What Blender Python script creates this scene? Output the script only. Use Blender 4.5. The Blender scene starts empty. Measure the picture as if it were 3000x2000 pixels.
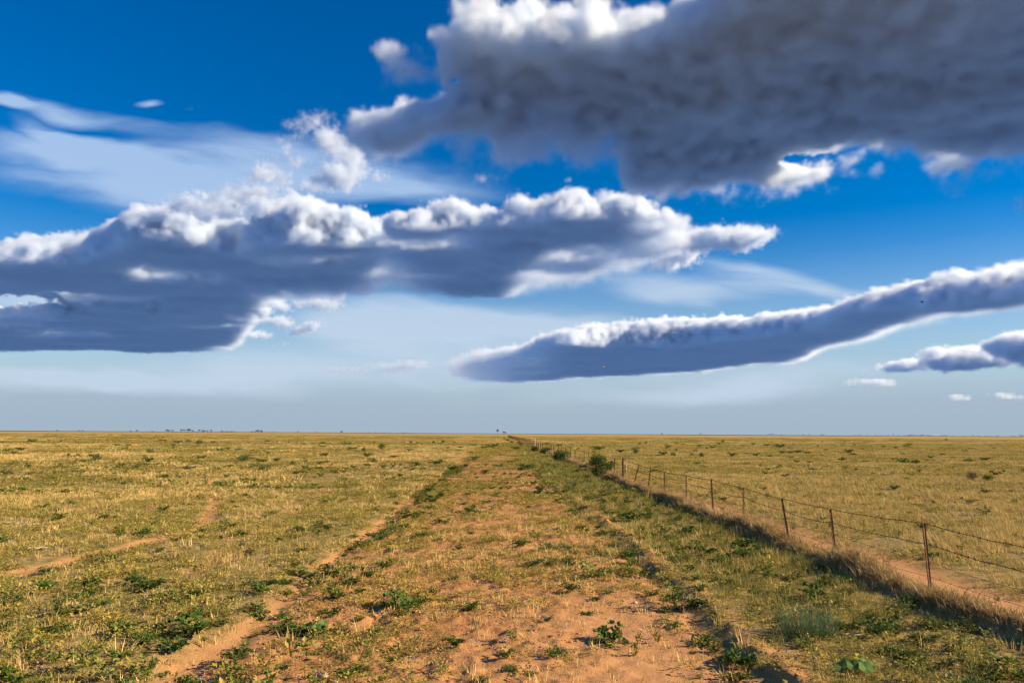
import bpy, bmesh, math, random
import numpy as np
from mathutils import Vector, Matrix

scene = bpy.context.scene
RAD = math.radians

# ------------------------------------------------------------------ camera
cam_data = bpy.data.cameras.new('camera')
cam = bpy.data.objects.new('camera', cam_data)
scene.collection.objects.link(cam)
cam_data.sensor_width = 36.0
cam_data.lens = 27.0
cam_data.clip_start = 0.1
cam_data.clip_end = 120000.0
CAM_H = 2.5
cam.matrix_world = (Matrix.Translation((0, 0, CAM_H)) @ Matrix.Rotation(RAD(-1.15), 4, 'Z')
                    @ Matrix.Rotation(RAD(90 + 6.78), 4, 'X') @ Matrix.Rotation(RAD(0.33), 4, 'Z'))
scene.camera = cam

# ------------------------------------------------------------------ exposure
scene.view_settings.view_transform = 'Standard'
scene.view_settings.look = 'None'
scene.view_settings.gamma = 1.0
scene.view_settings.exposure = 1.05
scene.view_settings.use_curve_mapping = False
scene.render.film_transparent = False
cy = scene.cycles
cy.max_bounces = 5
cy.diffuse_bounces = 3
cy.glossy_bounces = 1
cy.transmission_bounces = 2
cy.transparent_max_bounces = 6
cy.use_adaptive_sampling = True
cy.adaptive_threshold = 0.015
cy.use_denoising = True
cy.denoiser = 'OPENIMAGEDENOISE'
cy.denoising_input_passes = 'RGB_ALBEDO_NORMAL'
cy.denoising_prefilter = 'ACCURATE'

# ------------------------------------------------------------------ sun
SUN_EL, SUN_AZ = 26.0, 97.0          # azimuth clockwise from +Y: to the right and a little behind
sdir = Vector((math.sin(RAD(SUN_AZ)) * math.cos(RAD(SUN_EL)), math.cos(RAD(SUN_AZ)) * math.cos(RAD(SUN_EL)), math.sin(RAD(SUN_EL))))
sun_data = bpy.data.lights.new('sun', 'SUN')
sun_data.energy = 5.0
sun_data.angle = RAD(0.53)
sun_data.color = (1.0, 0.79, 0.50)
sun = bpy.data.objects.new('sun', sun_data)
sun.rotation_euler = sdir.to_track_quat('Z', 'Y').to_euler()
scene.collection.objects.link(sun)


def lin(r, g, b):
    def f(c):
        c /= 255.0
        return c / 12.92 if c <= 0.04045 else ((c + 0.055) / 1.055) ** 2.4
    return (f(r), f(g), f(b))


# ------------------------------------------------------------------ node expression helper
class NT:
    def __init__(self, tree):
        self.t = tree

    def node(self, typ, **kw):
        n = self.t.nodes.new(typ)
        for k, v in kw.items():
            setattr(n, k, v)
        return n

    def put(self, sock, val):
        if isinstance(val, S):
            self.t.links.new(val.s, sock)
        elif isinstance(val, (tuple, list)) and sock.type == 'RGBA' and len(val) == 3:
            sock.default_value = (*val, 1.0)
        else:
            sock.default_value = val

    def math(self, op, *a, clamp=False):
        n = self.node('ShaderNodeMath', operation=op, use_clamp=clamp)
        for i, v in enumerate(a):
            self.put(n.inputs[i], v)
        return S(self, n.outputs[0])

    def vmath(self, op, *a, out=0):
        n = self.node('ShaderNodeVectorMath', operation=op)
        for i, v in enumerate(a):
            if op == 'SCALE' and i == 1:
                self.put(n.inputs['Scale'], v)
            else:
                self.put(n.inputs[i], v)
        return S(self, n.outputs[out])

    def xyz(self, x, y, z=0.0):
        n = self.node('ShaderNodeCombineXYZ')
        for i, v in enumerate((x, y, z)):
            self.put(n.inputs[i], v)
        return S(self, n.outputs[0])

    def sep(self, v):
        n = self.node('ShaderNodeSeparateXYZ')
        self.put(n.inputs[0], v)
        return [S(self, o) for o in n.outputs]

    def noise(self, vec, scale=1.0, detail=6.0, rough=0.55, lac=2.0, dist=0.0, dims='3D', out=0, typ='FBM', w=None):
        n = self.node('ShaderNodeTexNoise', noise_dimensions=dims, noise_type=typ)
        self.put(n.inputs['Vector'], vec)
        self.put(n.inputs['Scale'], scale)
        self.put(n.inputs['Detail'], detail)
        self.put(n.inputs['Roughness'], rough)
        self.put(n.inputs['Lacunarity'], lac)
        self.put(n.inputs['Distortion'], dist)
        return S(self, n.outputs[out])

    def voronoi(self, vec, scale, detail=0.0, rough=0.5, dims='3D', feature='F1', smooth=None):
        n = self.node('ShaderNodeTexVoronoi', voronoi_dimensions=dims, feature=feature)
        self.put(n.inputs['Vector'], vec)
        self.put(n.inputs['Scale'], scale)
        self.put(n.inputs['Detail'], detail)
        self.put(n.inputs['Roughness'], rough)
        if smooth is not None:
            self.put(n.inputs['Smoothness'], smooth)
        return S(self, n.outputs['Distance'])

    def ramp(self, x, a, b, lo=0.0, hi=1.0, smooth=True):
        n = self.node('ShaderNodeMapRange', interpolation_type='SMOOTHSTEP' if smooth else 'LINEAR')
        for i, v in enumerate((x, a, b, lo, hi)):
            self.put(n.inputs[i], v)
        return S(self, n.outputs[0])

    def mix(self, f, a, b, mode='MIX'):
        n = self.node('ShaderNodeMix', data_type='RGBA', blend_type=mode)
        self.put(n.inputs[0], f)
        self.put(n.inputs[6], a)
        self.put(n.inputs[7], b)
        return S(self, n.outputs[2])

    def mapping(self, v, loc=(0, 0, 0), rot=(0, 0, 0), scl=(1, 1, 1)):
        m = self.vmath('SUBTRACT', v, loc)
        n = self.node('ShaderNodeVectorRotate', rotation_type='EULER_XYZ', invert=True)
        self.put(n.inputs['Vector'], m)
        n.inputs['Rotation'].default_value = rot
        return self.vmath('DIVIDE', S(self, n.outputs[0]), scl)

    def blob(self, v, cx, cy_, rx, ry, rot):
        m = self.mapping(v, (cx, cy_, 0), (0, 0, RAD(rot)), (rx * 1.25, ry * 1.25, 1))
        n = self.node('ShaderNodeTexGradient', gradient_type='SPHERICAL')
        self.put(n.inputs[0], m)
        return S(self, n.outputs['Fac'])

    def curve(self, x, pts, ymax=0.8, umin=-0.8, umax=0.8):
        n = self.node('ShaderNodeFloatCurve')
        c = n.mapping.curves[0]
        q = [((u - umin) / (umax - umin), v / ymax) for u, v in pts]
        q = [(min(max(a, 0.0), 1.0), min(max(b, 0.0), 1.0)) for a, b in q]
        c.points[0].location = q[0]
        c.points[1].location = q[-1]
        for a in q[1:-1]:
            c.points.new(*a)
        for p in c.points:
            p.handle_type = 'AUTO_CLAMPED'
        n.mapping.update()
        self.put(n.inputs['Factor'], 1.0)
        self.put(n.inputs['Value'], (x - umin) / (umax - umin))
        return S(self, n.outputs[0]) * ymax


class S:
    def __init__(self, nt, s):
        self.n, self.s = nt, s
    def __add__(self, o): return self.n.math('ADD', self, o)
    def __radd__(self, o): return self.n.math('ADD', o, self)
    def __sub__(self, o): return self.n.math('SUBTRACT', self, o)
    def __rsub__(self, o): return self.n.math('SUBTRACT', o, self)
    def __mul__(self, o): return self.n.math('MULTIPLY', self, o)
    def __rmul__(self, o): return self.n.math('MULTIPLY', o, self)
    def __truediv__(self, o): return self.n.math('DIVIDE', self, o)
    def __rtruediv__(self, o): return self.n.math('DIVIDE', o, self)
    def max(self, o): return self.n.math('MAXIMUM', self, o)
    def min(self, o): return self.n.math('MINIMUM', self, o)


# ------------------------------------------------------------------ cloud outlines, as slopes (x/y, z/y) of world directions
A_TOP = [(-0.7639,0.2237), (-0.6530,0.2412), (-0.6251,0.2456), (-0.5972,0.2500), (-0.5692,0.2550), (-0.5413,0.2612), (-0.5193,0.2720), (-0.5031,0.2852), (-0.4865,0.2937), (-0.4583,0.3012), (-0.4299,0.3051), (-0.4011,0.3019), (-0.3833,0.2914), (-0.3601,0.2869), (-0.3372,0.2884), (-0.3203,0.2957), (-0.3035,0.3066), (-0.2864,0.3116), (-0.2575,0.3120), (-0.2228,0.3112), (-0.1995,0.3043), (-0.1704,0.2987), (-0.1413,0.2955), (-0.1182,0.2969), (-0.0951,0.3056), (-0.0720,0.3143), (-0.0545,0.3085), (-0.0252,0.2992), (0.0038,0.3092), (0.0329,0.3222), (0.0505,0.3158), (0.0681,0.3172), (0.0915,0.3259), (0.1150,0.3305), (0.1267,0.3203), (0.1503,0.3291), (0.1650,0.3329), (0.1737,0.3215), (0.2089,0.3105), (0.2322,0.2969), (0.2552,0.2762), (0.2782,0.2525), (0.3830,0.2298)]
A_BOT = [(-0.7511,0.0912), (-0.6404,0.0909), (-0.5846,0.0868), (-0.5288,0.0838), (-0.4843,0.0842), (-0.4454,0.0873), (-0.4065,0.0904), (-0.3730,0.0941), (-0.3396,0.0989), (-0.3181,0.1207), (-0.2965,0.1427), (-0.2630,0.1545), (-0.2404,0.1570), (-0.2006,0.1551), (-0.1722,0.1565), (-0.1554,0.1682), (-0.1383,0.1695), (-0.1096,0.1628), (-0.0866,0.1584), (-0.0636,0.1470), (-0.0350,0.1427), (-0.0121,0.1394), (0.0050,0.1430), (0.0222,0.1559), (0.0451,0.1677), (0.0796,0.1727), (0.1142,0.1765), (0.1489,0.1839), (0.1779,0.1888), (0.2070,0.1938), (0.2304,0.2034), (0.2480,0.2119), (0.2774,0.2228), (0.3835,0.2441)]
A_LIT = [(-0.7633,0.2179), (-0.6511,0.2191), (-0.5948,0.2196), (-0.5387,0.2249), (-0.5059,0.2428), (-0.4841,0.2559), (-0.4386,0.2576), (-0.3984,0.2522), (-0.3750,0.2419), (-0.3519,0.2362), (-0.3292,0.2388), (-0.3010,0.2474), (-0.2555,0.2585), (-0.1980,0.2556), (-0.1634,0.2548), (-0.1407,0.2687), (-0.1119,0.2749), (-0.0829,0.2711), (-0.0541,0.2804), (0.0040,0.2840), (0.0622,0.2859), (0.0914,0.2946), (0.1500,0.2977), (0.2087,0.2984), (0.2437,0.2880), (0.2784,0.2644), (0.3839,0.2537)]
B_TOP = [(-0.3274,0.0774), (-0.2826,0.0812), (-0.1815,0.0876), (-0.1251,0.0920), (-0.0684,0.0913), (-0.0231,0.1002), (0.0224,0.1052), (0.0424,0.1122), (0.0681,0.1228), (0.0910,0.1299), (0.1485,0.1361), (0.2062,0.1424), (0.2640,0.1458), (0.3220,0.1492), (0.3686,0.1526), (0.4096,0.1594), (0.4391,0.1678), (0.4688,0.1775), (0.4985,0.1860), (0.5281,0.1922), (0.5580,0.2013), (0.5879,0.2076), (0.6177,0.2126), (0.6476,0.2177), (0.6781,0.2293), (0.7094,0.2356), (0.7995,0.2582), (0.9219,0.2837)]
B_BOT = [(-0.3270,0.0701), (-0.2822,0.0693), (-0.1753,0.0678), (-0.0793,0.0651), (-0.0227,0.0626), (0.0340,0.0619), (0.0909,0.0668), (0.1479,0.0695), (0.2051,0.0734), (0.2625,0.0778), (0.3201,0.0839), (0.3779,0.0884), (0.4069,0.0926), (0.4187,0.0985), (0.4364,0.1055), (0.4657,0.1127), (0.4951,0.1187), (0.5248,0.1289), (0.5543,0.1361), (0.5838,0.1404), (0.6134,0.1448), (0.6430,0.1480), (0.6727,0.1529), (0.7035,0.1555), (0.7918,0.1669), (0.9111,0.1739)]
B_LIT = [(-0.3274,0.0786), (-0.1813,0.0796), (-0.0796,0.0793), (-0.0230,0.0876), (0.0225,0.0948), (0.0424,0.1013), (0.0681,0.1159), (0.1024,0.1184), (0.1483,0.1142), (0.1942,0.1146), (0.2403,0.1173), (0.2866,0.1223), (0.3213,0.1260), (0.3679,0.1334), (0.4088,0.1407), (0.4267,0.1502), (0.4561,0.1574), (0.4914,0.1624), (0.5327,0.1675), (0.5682,0.1737), (0.6156,0.1800), (0.6454,0.1850), (0.6750,0.1853), (0.7061,0.1903), (0.7954,0.2102), (0.9166,0.2294)]
D_NEAR = [(-0.2727,0.3745), (-0.1810,0.4308), (-0.1702,0.4637), (-0.1587,0.4757), (-0.1354,0.4923), (-0.1003,0.5166), (-0.0767,0.5309), (-0.0531,0.5503), (0.0319,0.5683), (0.2009,0.5693), (0.2499,0.5926), (0.3058,0.6389), (0.4023,0.7595), (0.9737,0.8125)]
D_TOP = [(-0.2742,0.3842), (-0.1828,0.4499), (-0.1732,0.4873), (-0.1666,0.5080), (-0.1433,0.5260), (-0.1258,0.5389), (-0.1022,0.5545), (-0.0785,0.5701), (-0.0638,0.5883), (-0.0286,0.6094), (0.2139,0.6242), (0.3074,0.6978), (0.4045,0.8202), (0.9804,0.8814)]
D_FAR = [(-0.2775,0.4676), (-0.1829,0.4542), (-0.1710,0.4507), (-0.1297,0.4488), (-0.1002,0.4480), (-0.0819,0.4150), (-0.0724,0.3747), (-0.0517,0.3604), (-0.0199,0.3511), (0.0095,0.3346), (0.0329,0.3373), (0.0563,0.3521), (0.0857,0.3501), (0.1151,0.3438), (0.1505,0.3521), (0.1634,0.3450), (0.1690,0.3178), (0.1765,0.3053), (0.2087,0.2996), (0.2441,0.3037), (0.2793,0.2993), (0.3265,0.3016), (0.3854,0.2957), (0.4154,0.3069), (0.4456,0.3182), (0.4760,0.3338), (0.5000,0.3371), (0.5301,0.3405), (0.5545,0.3500), (0.5720,0.3411), (0.5892,0.3291), (0.6127,0.3214), (0.6370,0.3278), (0.6616,0.3367), (0.7173,0.3417), (0.8075,0.3533), (0.9295,0.3610)]
G_NEAR = [(-0.3764,0.3828), (-0.3191,0.3994), (-0.2958,0.3997), (-0.2608,0.3978), (-0.2199,0.3983), (-0.1849,0.4013), (-0.1557,0.4066), (-0.1266,0.4168), (-0.1034,0.4295), (-0.0858,0.4383), (-0.0505,0.4475), (0.0205,0.4523), (0.1514,0.4518)]
G_TOP = [(-0.3764,0.3828), (-0.3195,0.4079), (-0.2910,0.4255), (-0.2622,0.4370), (-0.2419,0.4422), (-0.2215,0.4462), (-0.2042,0.4588), (-0.1751,0.4704), (-0.1456,0.4721), (-0.1161,0.4763), (-0.0866,0.4830), (-0.0688,0.4833), (-0.0509,0.4736), (0.0205,0.4654), (0.1515,0.4549)]
G_FAR = [(-0.3777,0.4071), (-0.3191,0.3994), (-0.2838,0.3913), (-0.2397,0.3786), (-0.2131,0.3692), (-0.1894,0.3562), (-0.1717,0.3455), (-0.1424,0.3411), (-0.1135,0.3487), (-0.0903,0.3587), (-0.0728,0.3638), (-0.0582,0.3652), (-0.0260,0.3656), (0.0208,0.4066), (0.1515,0.4580)]
VEILS = [(-0.5704,0.4287,0.1330,0.0183,-10), (-0.5916,0.4028,0.0633,0.0097,-14), (-0.6582,0.4427,0.0346,0.0135,-8), (-0.4725,0.3452,0.2529,0.0420,-4), (-0.3184,0.3836,0.1510,0.0304,-6), (-0.4672,0.4474,0.0163,0.0061,0), (-0.3388,0.3230,0.2075,0.0359,4), (-0.1074,0.3379,0.1282,0.0362,-5), (-0.5611,0.3802,0.1495,0.0181,-8), (0.0910,0.1391,0.1493,0.0289,-6), (0.2419,0.1959,0.1279,0.0235,-4), (0.4168,0.1935,0.1346,0.0177,-8), (-0.0518,0.1206,0.2392,0.0546,-3), (-0.5908,0.1676,0.1009,0.0345,0), (0.3359,0.2234,0.0878,0.0142,-5), (-0.5885,0.0654,0.2104,0.0191,0), (-0.1376,0.1400,0.1252,0.0461,0), (0.3196,0.0662,0.2873,0.0229,4), (-0.3048,0.0731,0.2803,0.0283,0)]
CHAIN = [(-0.3729,0.3130,0.0195,0.0072,30), (-0.3475,0.3229,0.0230,0.0090,25), (-0.3221,0.3364,0.0289,0.0120,22), (-0.2993,0.3445,0.0232,0.0096,15), (-0.2725,0.3988,0.0210,0.0085,35), (-0.2524,0.4089,0.0292,0.0110,28), (-0.2343,0.3920,0.0210,0.0207,-20), (-0.2193,0.3788,0.0175,0.0122,-30), (-0.2180,0.3395,0.0383,0.0181,14), (-0.1924,0.3580,0.0198,0.0206,0), (-0.2493,0.3229,0.0266,0.0054,6), (-0.2890,0.3749,0.0198,0.0061,30), (-0.2651,0.3588,0.0209,0.0073,20), (-0.3547,0.2941,0.0345,0.0143,12), (-0.3147,0.2994,0.0230,0.0131,20), (-0.3888,0.2866,0.0229,0.0154,0), (-0.4066,0.2983,0.0287,0.0131,10), (-0.2814,0.3297,0.0173,0.0060,10), (-0.1658,0.3432,0.0140,0.0072,0), (-0.3155,0.3173,0.0288,0.0084,10), (-0.3381,0.3080,0.0265,0.0084,20), (-0.2075,0.3760,0.0152,0.0134,0), (-0.2409,0.4152,0.0175,0.0086,20)]
WING = [(0.2666,0.2595,0.0645,0.0119,4), (0.3195,0.2619,0.0529,0.0120,3), (0.3638,0.2678,0.0236,0.0090,8), (0.2020,0.2457,0.0642,0.0107,8), (0.1407,0.2320,0.0349,0.0071,12), (0.2308,0.2235,0.0268,0.0083,6), (0.2427,0.2343,0.0350,0.0083,6)]
SKIRT = [(-0.3086,0.1599,0.0193,0.0139,-20), (-0.2861,0.1647,0.0204,0.0092,0), (-0.2408,0.1668,0.0432,0.0081,3), (-0.2122,0.1642,0.0171,0.0093,10), (-0.3191,0.1425,0.0249,0.0057,4), (-0.2851,0.1416,0.0283,0.0080,0), (-0.3126,0.1242,0.0226,0.0057,4), (-0.2565,0.1321,0.0170,0.0069,10), (-0.2716,0.1142,0.0158,0.0046,6), (-0.2397,0.1374,0.0170,0.0080,20)]
LITTLE = [(-0.4150,0.4316,0.0140,0.0049,4)]
LITTLE2 = [(-0.3547,0.3661,0.0162,0.0073,10)]
LITTLE3 = [(-0.0151,0.3397,0.0339,0.0091,4)]
FLECK = [(-0.4528,0.1631,0.0135,0.0058,22)]
WESTW = [(-0.6109,0.1377,0.0669,0.0068,2), (-0.6328,0.1329,0.0279,0.0046,0)]
WESTU = [(-0.6265,0.1932,0.0617,0.0081,0)]
EASTB = [(0.6340,0.1019,0.0760,0.0128,4), (0.5791,0.1095,0.0233,0.0070,4), (0.6880,0.1209,0.0411,0.0140,6), (0.7585,0.1215,0.0706,0.0234,6), (0.5518,0.0920,0.0524,0.0069,4)]
EASTP = [(0.4984,0.0686,0.0486,0.0052,0), (0.4636,0.0672,0.0173,0.0034,0)]
EASTQ = [(0.6714,0.0526,0.0326,0.0052,-6), (0.6074,0.0499,0.0197,0.0040,0)]
SOLO = [(0.1098,0.0938,0.0171,0.0046,10)]
TAIL = [(0.0111,0.0970,0.0399,0.0069,4), (-0.0344,0.0910,0.0454,0.0051,4), (-0.1250,0.0857,0.0622,0.0063,2), (-0.1926,0.0807,0.0451,0.0040,0)]
RIM = [(0.7114,0.3117,0.0132,0.0183,10)]
DOT = [(0.5129,0.2629,0.0083,0.0036,0)]
HOLES = [(0.4181,0.3740,0.0430,0.0123,8), (0.4753,0.3834,0.0204,0.0068,4), (0.5534,0.3512,0.0276,0.0159,-20), (0.4450,0.5161,0.0377,0.0127,36), (0.3303,0.4296,0.0360,0.0093,42), (-0.0569,0.4804,0.0142,0.0081,0), (-0.0779,0.4608,0.0071,0.0062,0)]
AHOLES = [(-0.6300,0.1673,0.0783,0.0149,0), (-0.5622,0.1593,0.0336,0.0069,-8), (-0.4528,0.1631,0.0124,0.0052,22)]
DTHIN = [(0.4196,0.4872,0.0545,0.0315,25), (0.3240,0.4202,0.0539,0.0211,38), (0.3462,0.5571,0.0487,0.0218,0), (0.6700,0.3712,0.0784,0.0210,8), (0.0560,0.5904,0.1449,0.0115,0), (0.2450,0.3485,0.0355,0.0122,0)]
ATHIN = [(-0.2428,0.2233,0.0858,0.0094,2), (-0.0709,0.2457,0.0982,0.0089,2), (0.1145,0.2282,0.0697,0.0118,8), (0.0796,0.2031,0.0520,0.0082,6), (-0.4068,0.1983,0.0850,0.0087,0), (-0.5123,0.1684,0.1068,0.0075,0), (-0.3753,0.1380,0.1014,0.0069,0), (-0.1104,0.2012,0.0631,0.0070,0), (-0.5538,0.1222,0.0893,0.0057,0), (-0.2866,0.1762,0.0511,0.0081,0)]
BRIGHT = [(0.4284,0.3631,0.0346,0.0098,6)]

def build_world():
    w = bpy.data.worlds.new('World')
    scene.world = w
    w.use_nodes = True
    t = w.node_tree
    t.nodes.clear()
    k = NT(t)
    out = k.node('ShaderNodeOutputWorld')
    bg = k.node('ShaderNodeBackground')
    t.links.new(bg.outputs[0], out.inputs[0])
    STR = 0.1
    EXPO = 2 ** scene.view_settings.exposure
    bg.inputs['Strength'].default_value = STR
    w.cycles.sampling_method = 'MANUAL'
    w.cycles.sample_map_resolution = 512
    sky = k.node('ShaderNodeTexSky', sky_type='NISHITA', sun_disc=False)
    sky.sun_elevation = RAD(SUN_EL)
    sky.sun_rotation = RAD(SUN_AZ)
    sky.altitude = 100.0
    sky.air_density = 1.0
    sky.dust_density = 0.3
    sky.ozone_density = 2.0
    tc = k.node('ShaderNodeTexCoord')
    d = S(k, tc.outputs['Generated'])
    dx, dy, dz = k.sep(d)
    # clear air: deep saturated blue, as through a polariser
    hs = k.node('ShaderNodeHueSaturation')
    hs.inputs['Hue'].default_value = 0.512
    hs.inputs['Saturation'].default_value = 1.75
    hs.inputs['Value'].default_value = 0.62
    t.links.new(sky.outputs[0], hs.inputs['Color'])
    col = S(k, hs.outputs[0])

    def C(r, g, b, s=1.0):
        c = lin(r, g, b)
        return tuple(x * s / STR / EXPO for x in c)

    # pale haze thickening towards the horizon, all the way round
    el = k.math('ARCSINE', dz)
    hz = k.math('POWER', k.ramp(el, 0.0, 0.27, 1.0, 0.0, False), 1.35)
    nh = k.noise(k.vmath('MULTIPLY', d, (1.2, 1.2, 7.0)), 1.8, 3, 0.5)
    # faint slanting rain shafts in the low haze
    rs = k.noise(k.xyz(dx + dz * 0.55, dy, dz * 0.10), 9.0, 3, 0.55)
    hz = (hz * (0.86 + nh * 0.42 + rs * 0.28)).min(1.0)
    hcol = k.mix(k.ramp(dz, 0.0, 0.13), C(164, 183, 200), C(176, 199, 223))
    col = k.mix(hz, col, hcol)

    col = k.mix(k.ramp(dz, -0.06, -0.003), C(94, 124, 166), col)      # added blue fill below the horizon, out of view, lighting the cloud undersides
    # thin high veils
    fy = dy.max(0.12)
    P = k.xyz(dx / fy, dz / fy, 0.0)
    n = k.vmath('SUBTRACT', k.noise(k.vmath('MULTIPLY', P, (1, 3, 1)), 3.0, 4, 0.5, out=1), (0.5, 0.5, 0.5))
    PC = k.vmath('ADD', P, k.vmath('SCALE', n, 0.10))
    wn = k.noise(k.mapping(PC, (0, 0, 0), (0, 0, RAD(-9)), (1, 0.2, 1)), 5.0, 5, 0.55)
    acc = None
    for b in VEILS:
        e = k.blob(PC, *b)
        acc = e if acc is None else acc + e
    # and the same kind of thin streaks over the rest of the sky
    zz = dz.max(0.0) + 0.12
    q = k.xyz(dx / zz, dy / zz, 20.0)
    gn = k.noise(k.vmath('MULTIPLY', q, (0.35, 1.0, 1.0)), 0.9, 5, 0.55)
    inview = k.ramp(dy, 0.35, 0.6) * k.ramp(dz, 0.60, 0.72, 1.0, 0.0)
    veil = k.ramp(acc * (0.25 + 1.5 * wn), 0.04, 1.05) * inview
    veil = veil.max(k.ramp(gn, 0.5, 0.8) * (1.0 - inview)) * 0.86
    col = k.mix(veil, col, k.mix(k.ramp(dz, 0.1, 0.33), C(196, 214, 234), C(176, 204, 240)))
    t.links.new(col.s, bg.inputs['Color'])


build_world()

# ------------------------------------------------------------------ clouds: real volumes on one flat base level
H = 1000.0
HOLES = HOLES[:3] + HOLES[5:]
CLOUD_Q = 1.0        # voxel size factor
cloud_mat = bpy.data.materials.new('cloud')
cloud_mat.use_nodes = True
_nt = cloud_mat.node_tree
_nt.nodes.clear()
_o = _nt.nodes.new('ShaderNodeOutputMaterial')
_pv = _nt.nodes.new('ShaderNodeVolumePrincipled')
_pv.inputs['Density'].default_value = 0.07
_pv.inputs['Color'].default_value = (0.87, 0.93, 1.0, 1)
_pv.inputs['Anisotropy'].default_value = 0.25
_nt.links.new(_pv.outputs[0], _o.inputs['Volume'])
cy.volume_bounces = 10
cy.max_bounces = 10
cy.volume_step_rate = 2.5
cy.volume_max_steps = 400


def cloud_object(t, k, dens, lo, hi, vox, label):
    vc = k.node('GeometryNodeVolumeCube')
    k.put(vc.inputs['Density'], dens)
    vc.inputs['Min'].default_value = lo
    vc.inputs['Max'].default_value = hi
    for i, a in enumerate('XYZ'):
        vc.inputs['Resolution ' + a].default_value = max(6, int((hi[i] - lo[i]) / (vox * CLOUD_Q)))
    sm = k.node('GeometryNodeSetMaterial')
    sm.inputs['Material'].default_value = cloud_mat
    go = k.node('NodeGroupOutput')
    t.links.new(vc.outputs[0], sm.inputs[0])
    t.links.new(sm.outputs[0], go.inputs[0])
    ob = bpy.data.objects.new('cloud', bpy.data.meshes.new('cloud'))
    scene.collection.objects.link(ob)
    ob.modifiers.new('volume', 'NODES').node_group = t
    ob['label'] = label
    ob['category'] = 'cloud'
    ob['kind'] = 'stuff'
    return ob


def cloud_tree():
    t = bpy.data.node_groups.new('cloud', 'GeometryNodeTree')
    t.interface.new_socket('Geometry', in_out='INPUT', socket_type='NodeSocketGeometry')
    t.interface.new_socket('Geometry', in_out='OUTPUT', socket_type='NodeSocketGeometry')
    k = NT(t)
    pos = S(k, k.node('GeometryNodeInputPosition').outputs[0])
    return t, k, pos


def cloud_noise(k, pos, seed, size, amp_low):
    """signed fractal displacement in metres: low billows plus cauliflower detail"""
    p = k.vmath('ADD', pos, (seed * 977.0, seed * 311.0, seed * 131.0))
    n = k.noise(p, 1.0 / size, 7, 0.66)
    b = k.voronoi(k.vmath('ADD', p, k.vmath('SCALE', k.xyz(n, n, n), size * 0.5)), 2.6 / size, 1.0, 0.55)
    f = k.noise(p, 8.0 / size, 3, 0.65)
    return ((n - 0.5) * 3.0 + (0.42 - b) * 0.75 + (f - 0.5) * 1.9) * amp_low


def bank(label, near, far, top, lo, hi, vox, seed, size=700., amp=130., thick=150., soft=22., base=0.25, holes=None, edge=1.6, belly=150., taper_len=700., cut=(None, None), rise=0.0, thin=None, thin_to=55., fade=None, far_soft=1500.):
    t, k, pos = cloud_tree()
    x, y, z = k.sep(pos)
    u = x / y
    yn = H / k.curve(u, near).max(0.02)
    yf = H / k.curve(u, far).max(0.02)
    zt = (k.curve(u, top) + rise) * yn
    n = cloud_noise(k, pos, seed, size, amp)
    s1, s2 = y - yn, yf - y
    s = s1.min(s2 * 0.8)
    grow = 1.0 - k.math('EXPONENT', s1.max(0.0) * (-1 / 140.0))
    grow2 = 1.0 - k.math('EXPONENT', s1.max(0.0) * (-1 / 700.0))
    taper = k.ramp(s2, 0.0, taper_len, 0.12, 1.0)
    low = k.noise(k.vmath('MULTIPLY', pos, (0.6, 1.0, 0.2)), 1.0 / (size * 0.9), 3, 0.5) - 0.5
    roof = ((zt - H) * (0.48 + 0.57 * grow) + thick * grow2) * taper + H - z
    floor = z - H + low * belly
    if thin:
        acc = None
        P2 = k.vmath('ADD', k.xyz(u, H / y, 0.0), k.vmath('SCALE', k.vmath('SUBTRACT', k.noise(pos, 1 / 260.0, 3, 0.6, out=1), (0.5, 0.5, 0.5)), 0.06))
        for b in thin:
            e = k.blob(P2, *b)
            acc = e if acc is None else acc.max(e)
        roof = roof - (roof + z - H - thin_to).max(0.0) * k.ramp(acc, 0.0, 0.6)
    dd = (s1 * 0.6 + n * edge).min(s2 * 0.45 + n * 0.6).min(roof + n).min(floor * 0.8 + n * k.ramp(floor, 0.0, 160.0, base, 1.0) * 0.6 + 6.0)
    if cut[0] is not None:
        dd = k.math('SUBTRACT', dd, k.math('LESS_THAN', u, cut[0]) * 900.0)
    if cut[1] is not None:
        dd = k.math('SUBTRACT', dd, k.math('GREATER_THAN', u, cut[1]) * 900.0)
    if holes:
        hn = k.vmath('SUBTRACT', k.noise(pos, 1.0 / 170.0, 4, 0.6, out=1), (0.5, 0.5, 0.5))
        P = k.vmath('ADD', k.xyz(u, z / y, 0.0), k.vmath('SCALE', hn, 0.055))
        acc = None
        for b in holes:
            e = k.blob(P, *b)
            acc = e if acc is None else acc.max(e)
        dd = dd - k.ramp(acc, 0.0, 0.75) * 300.0
    dens = k.math('POWER', k.ramp(dd, 0.0, soft, smooth=False), 1.6)
    dens = dens * (k.math('POWER', k.ramp(s2 + n * 2.0, 0.0, far_soft, smooth=False), 2.6) + 0.002)
    if fade:
        dens = dens * k.ramp(u, *fade)
    return cloud_object(t, k, dens, lo, hi, vox, label)


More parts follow.
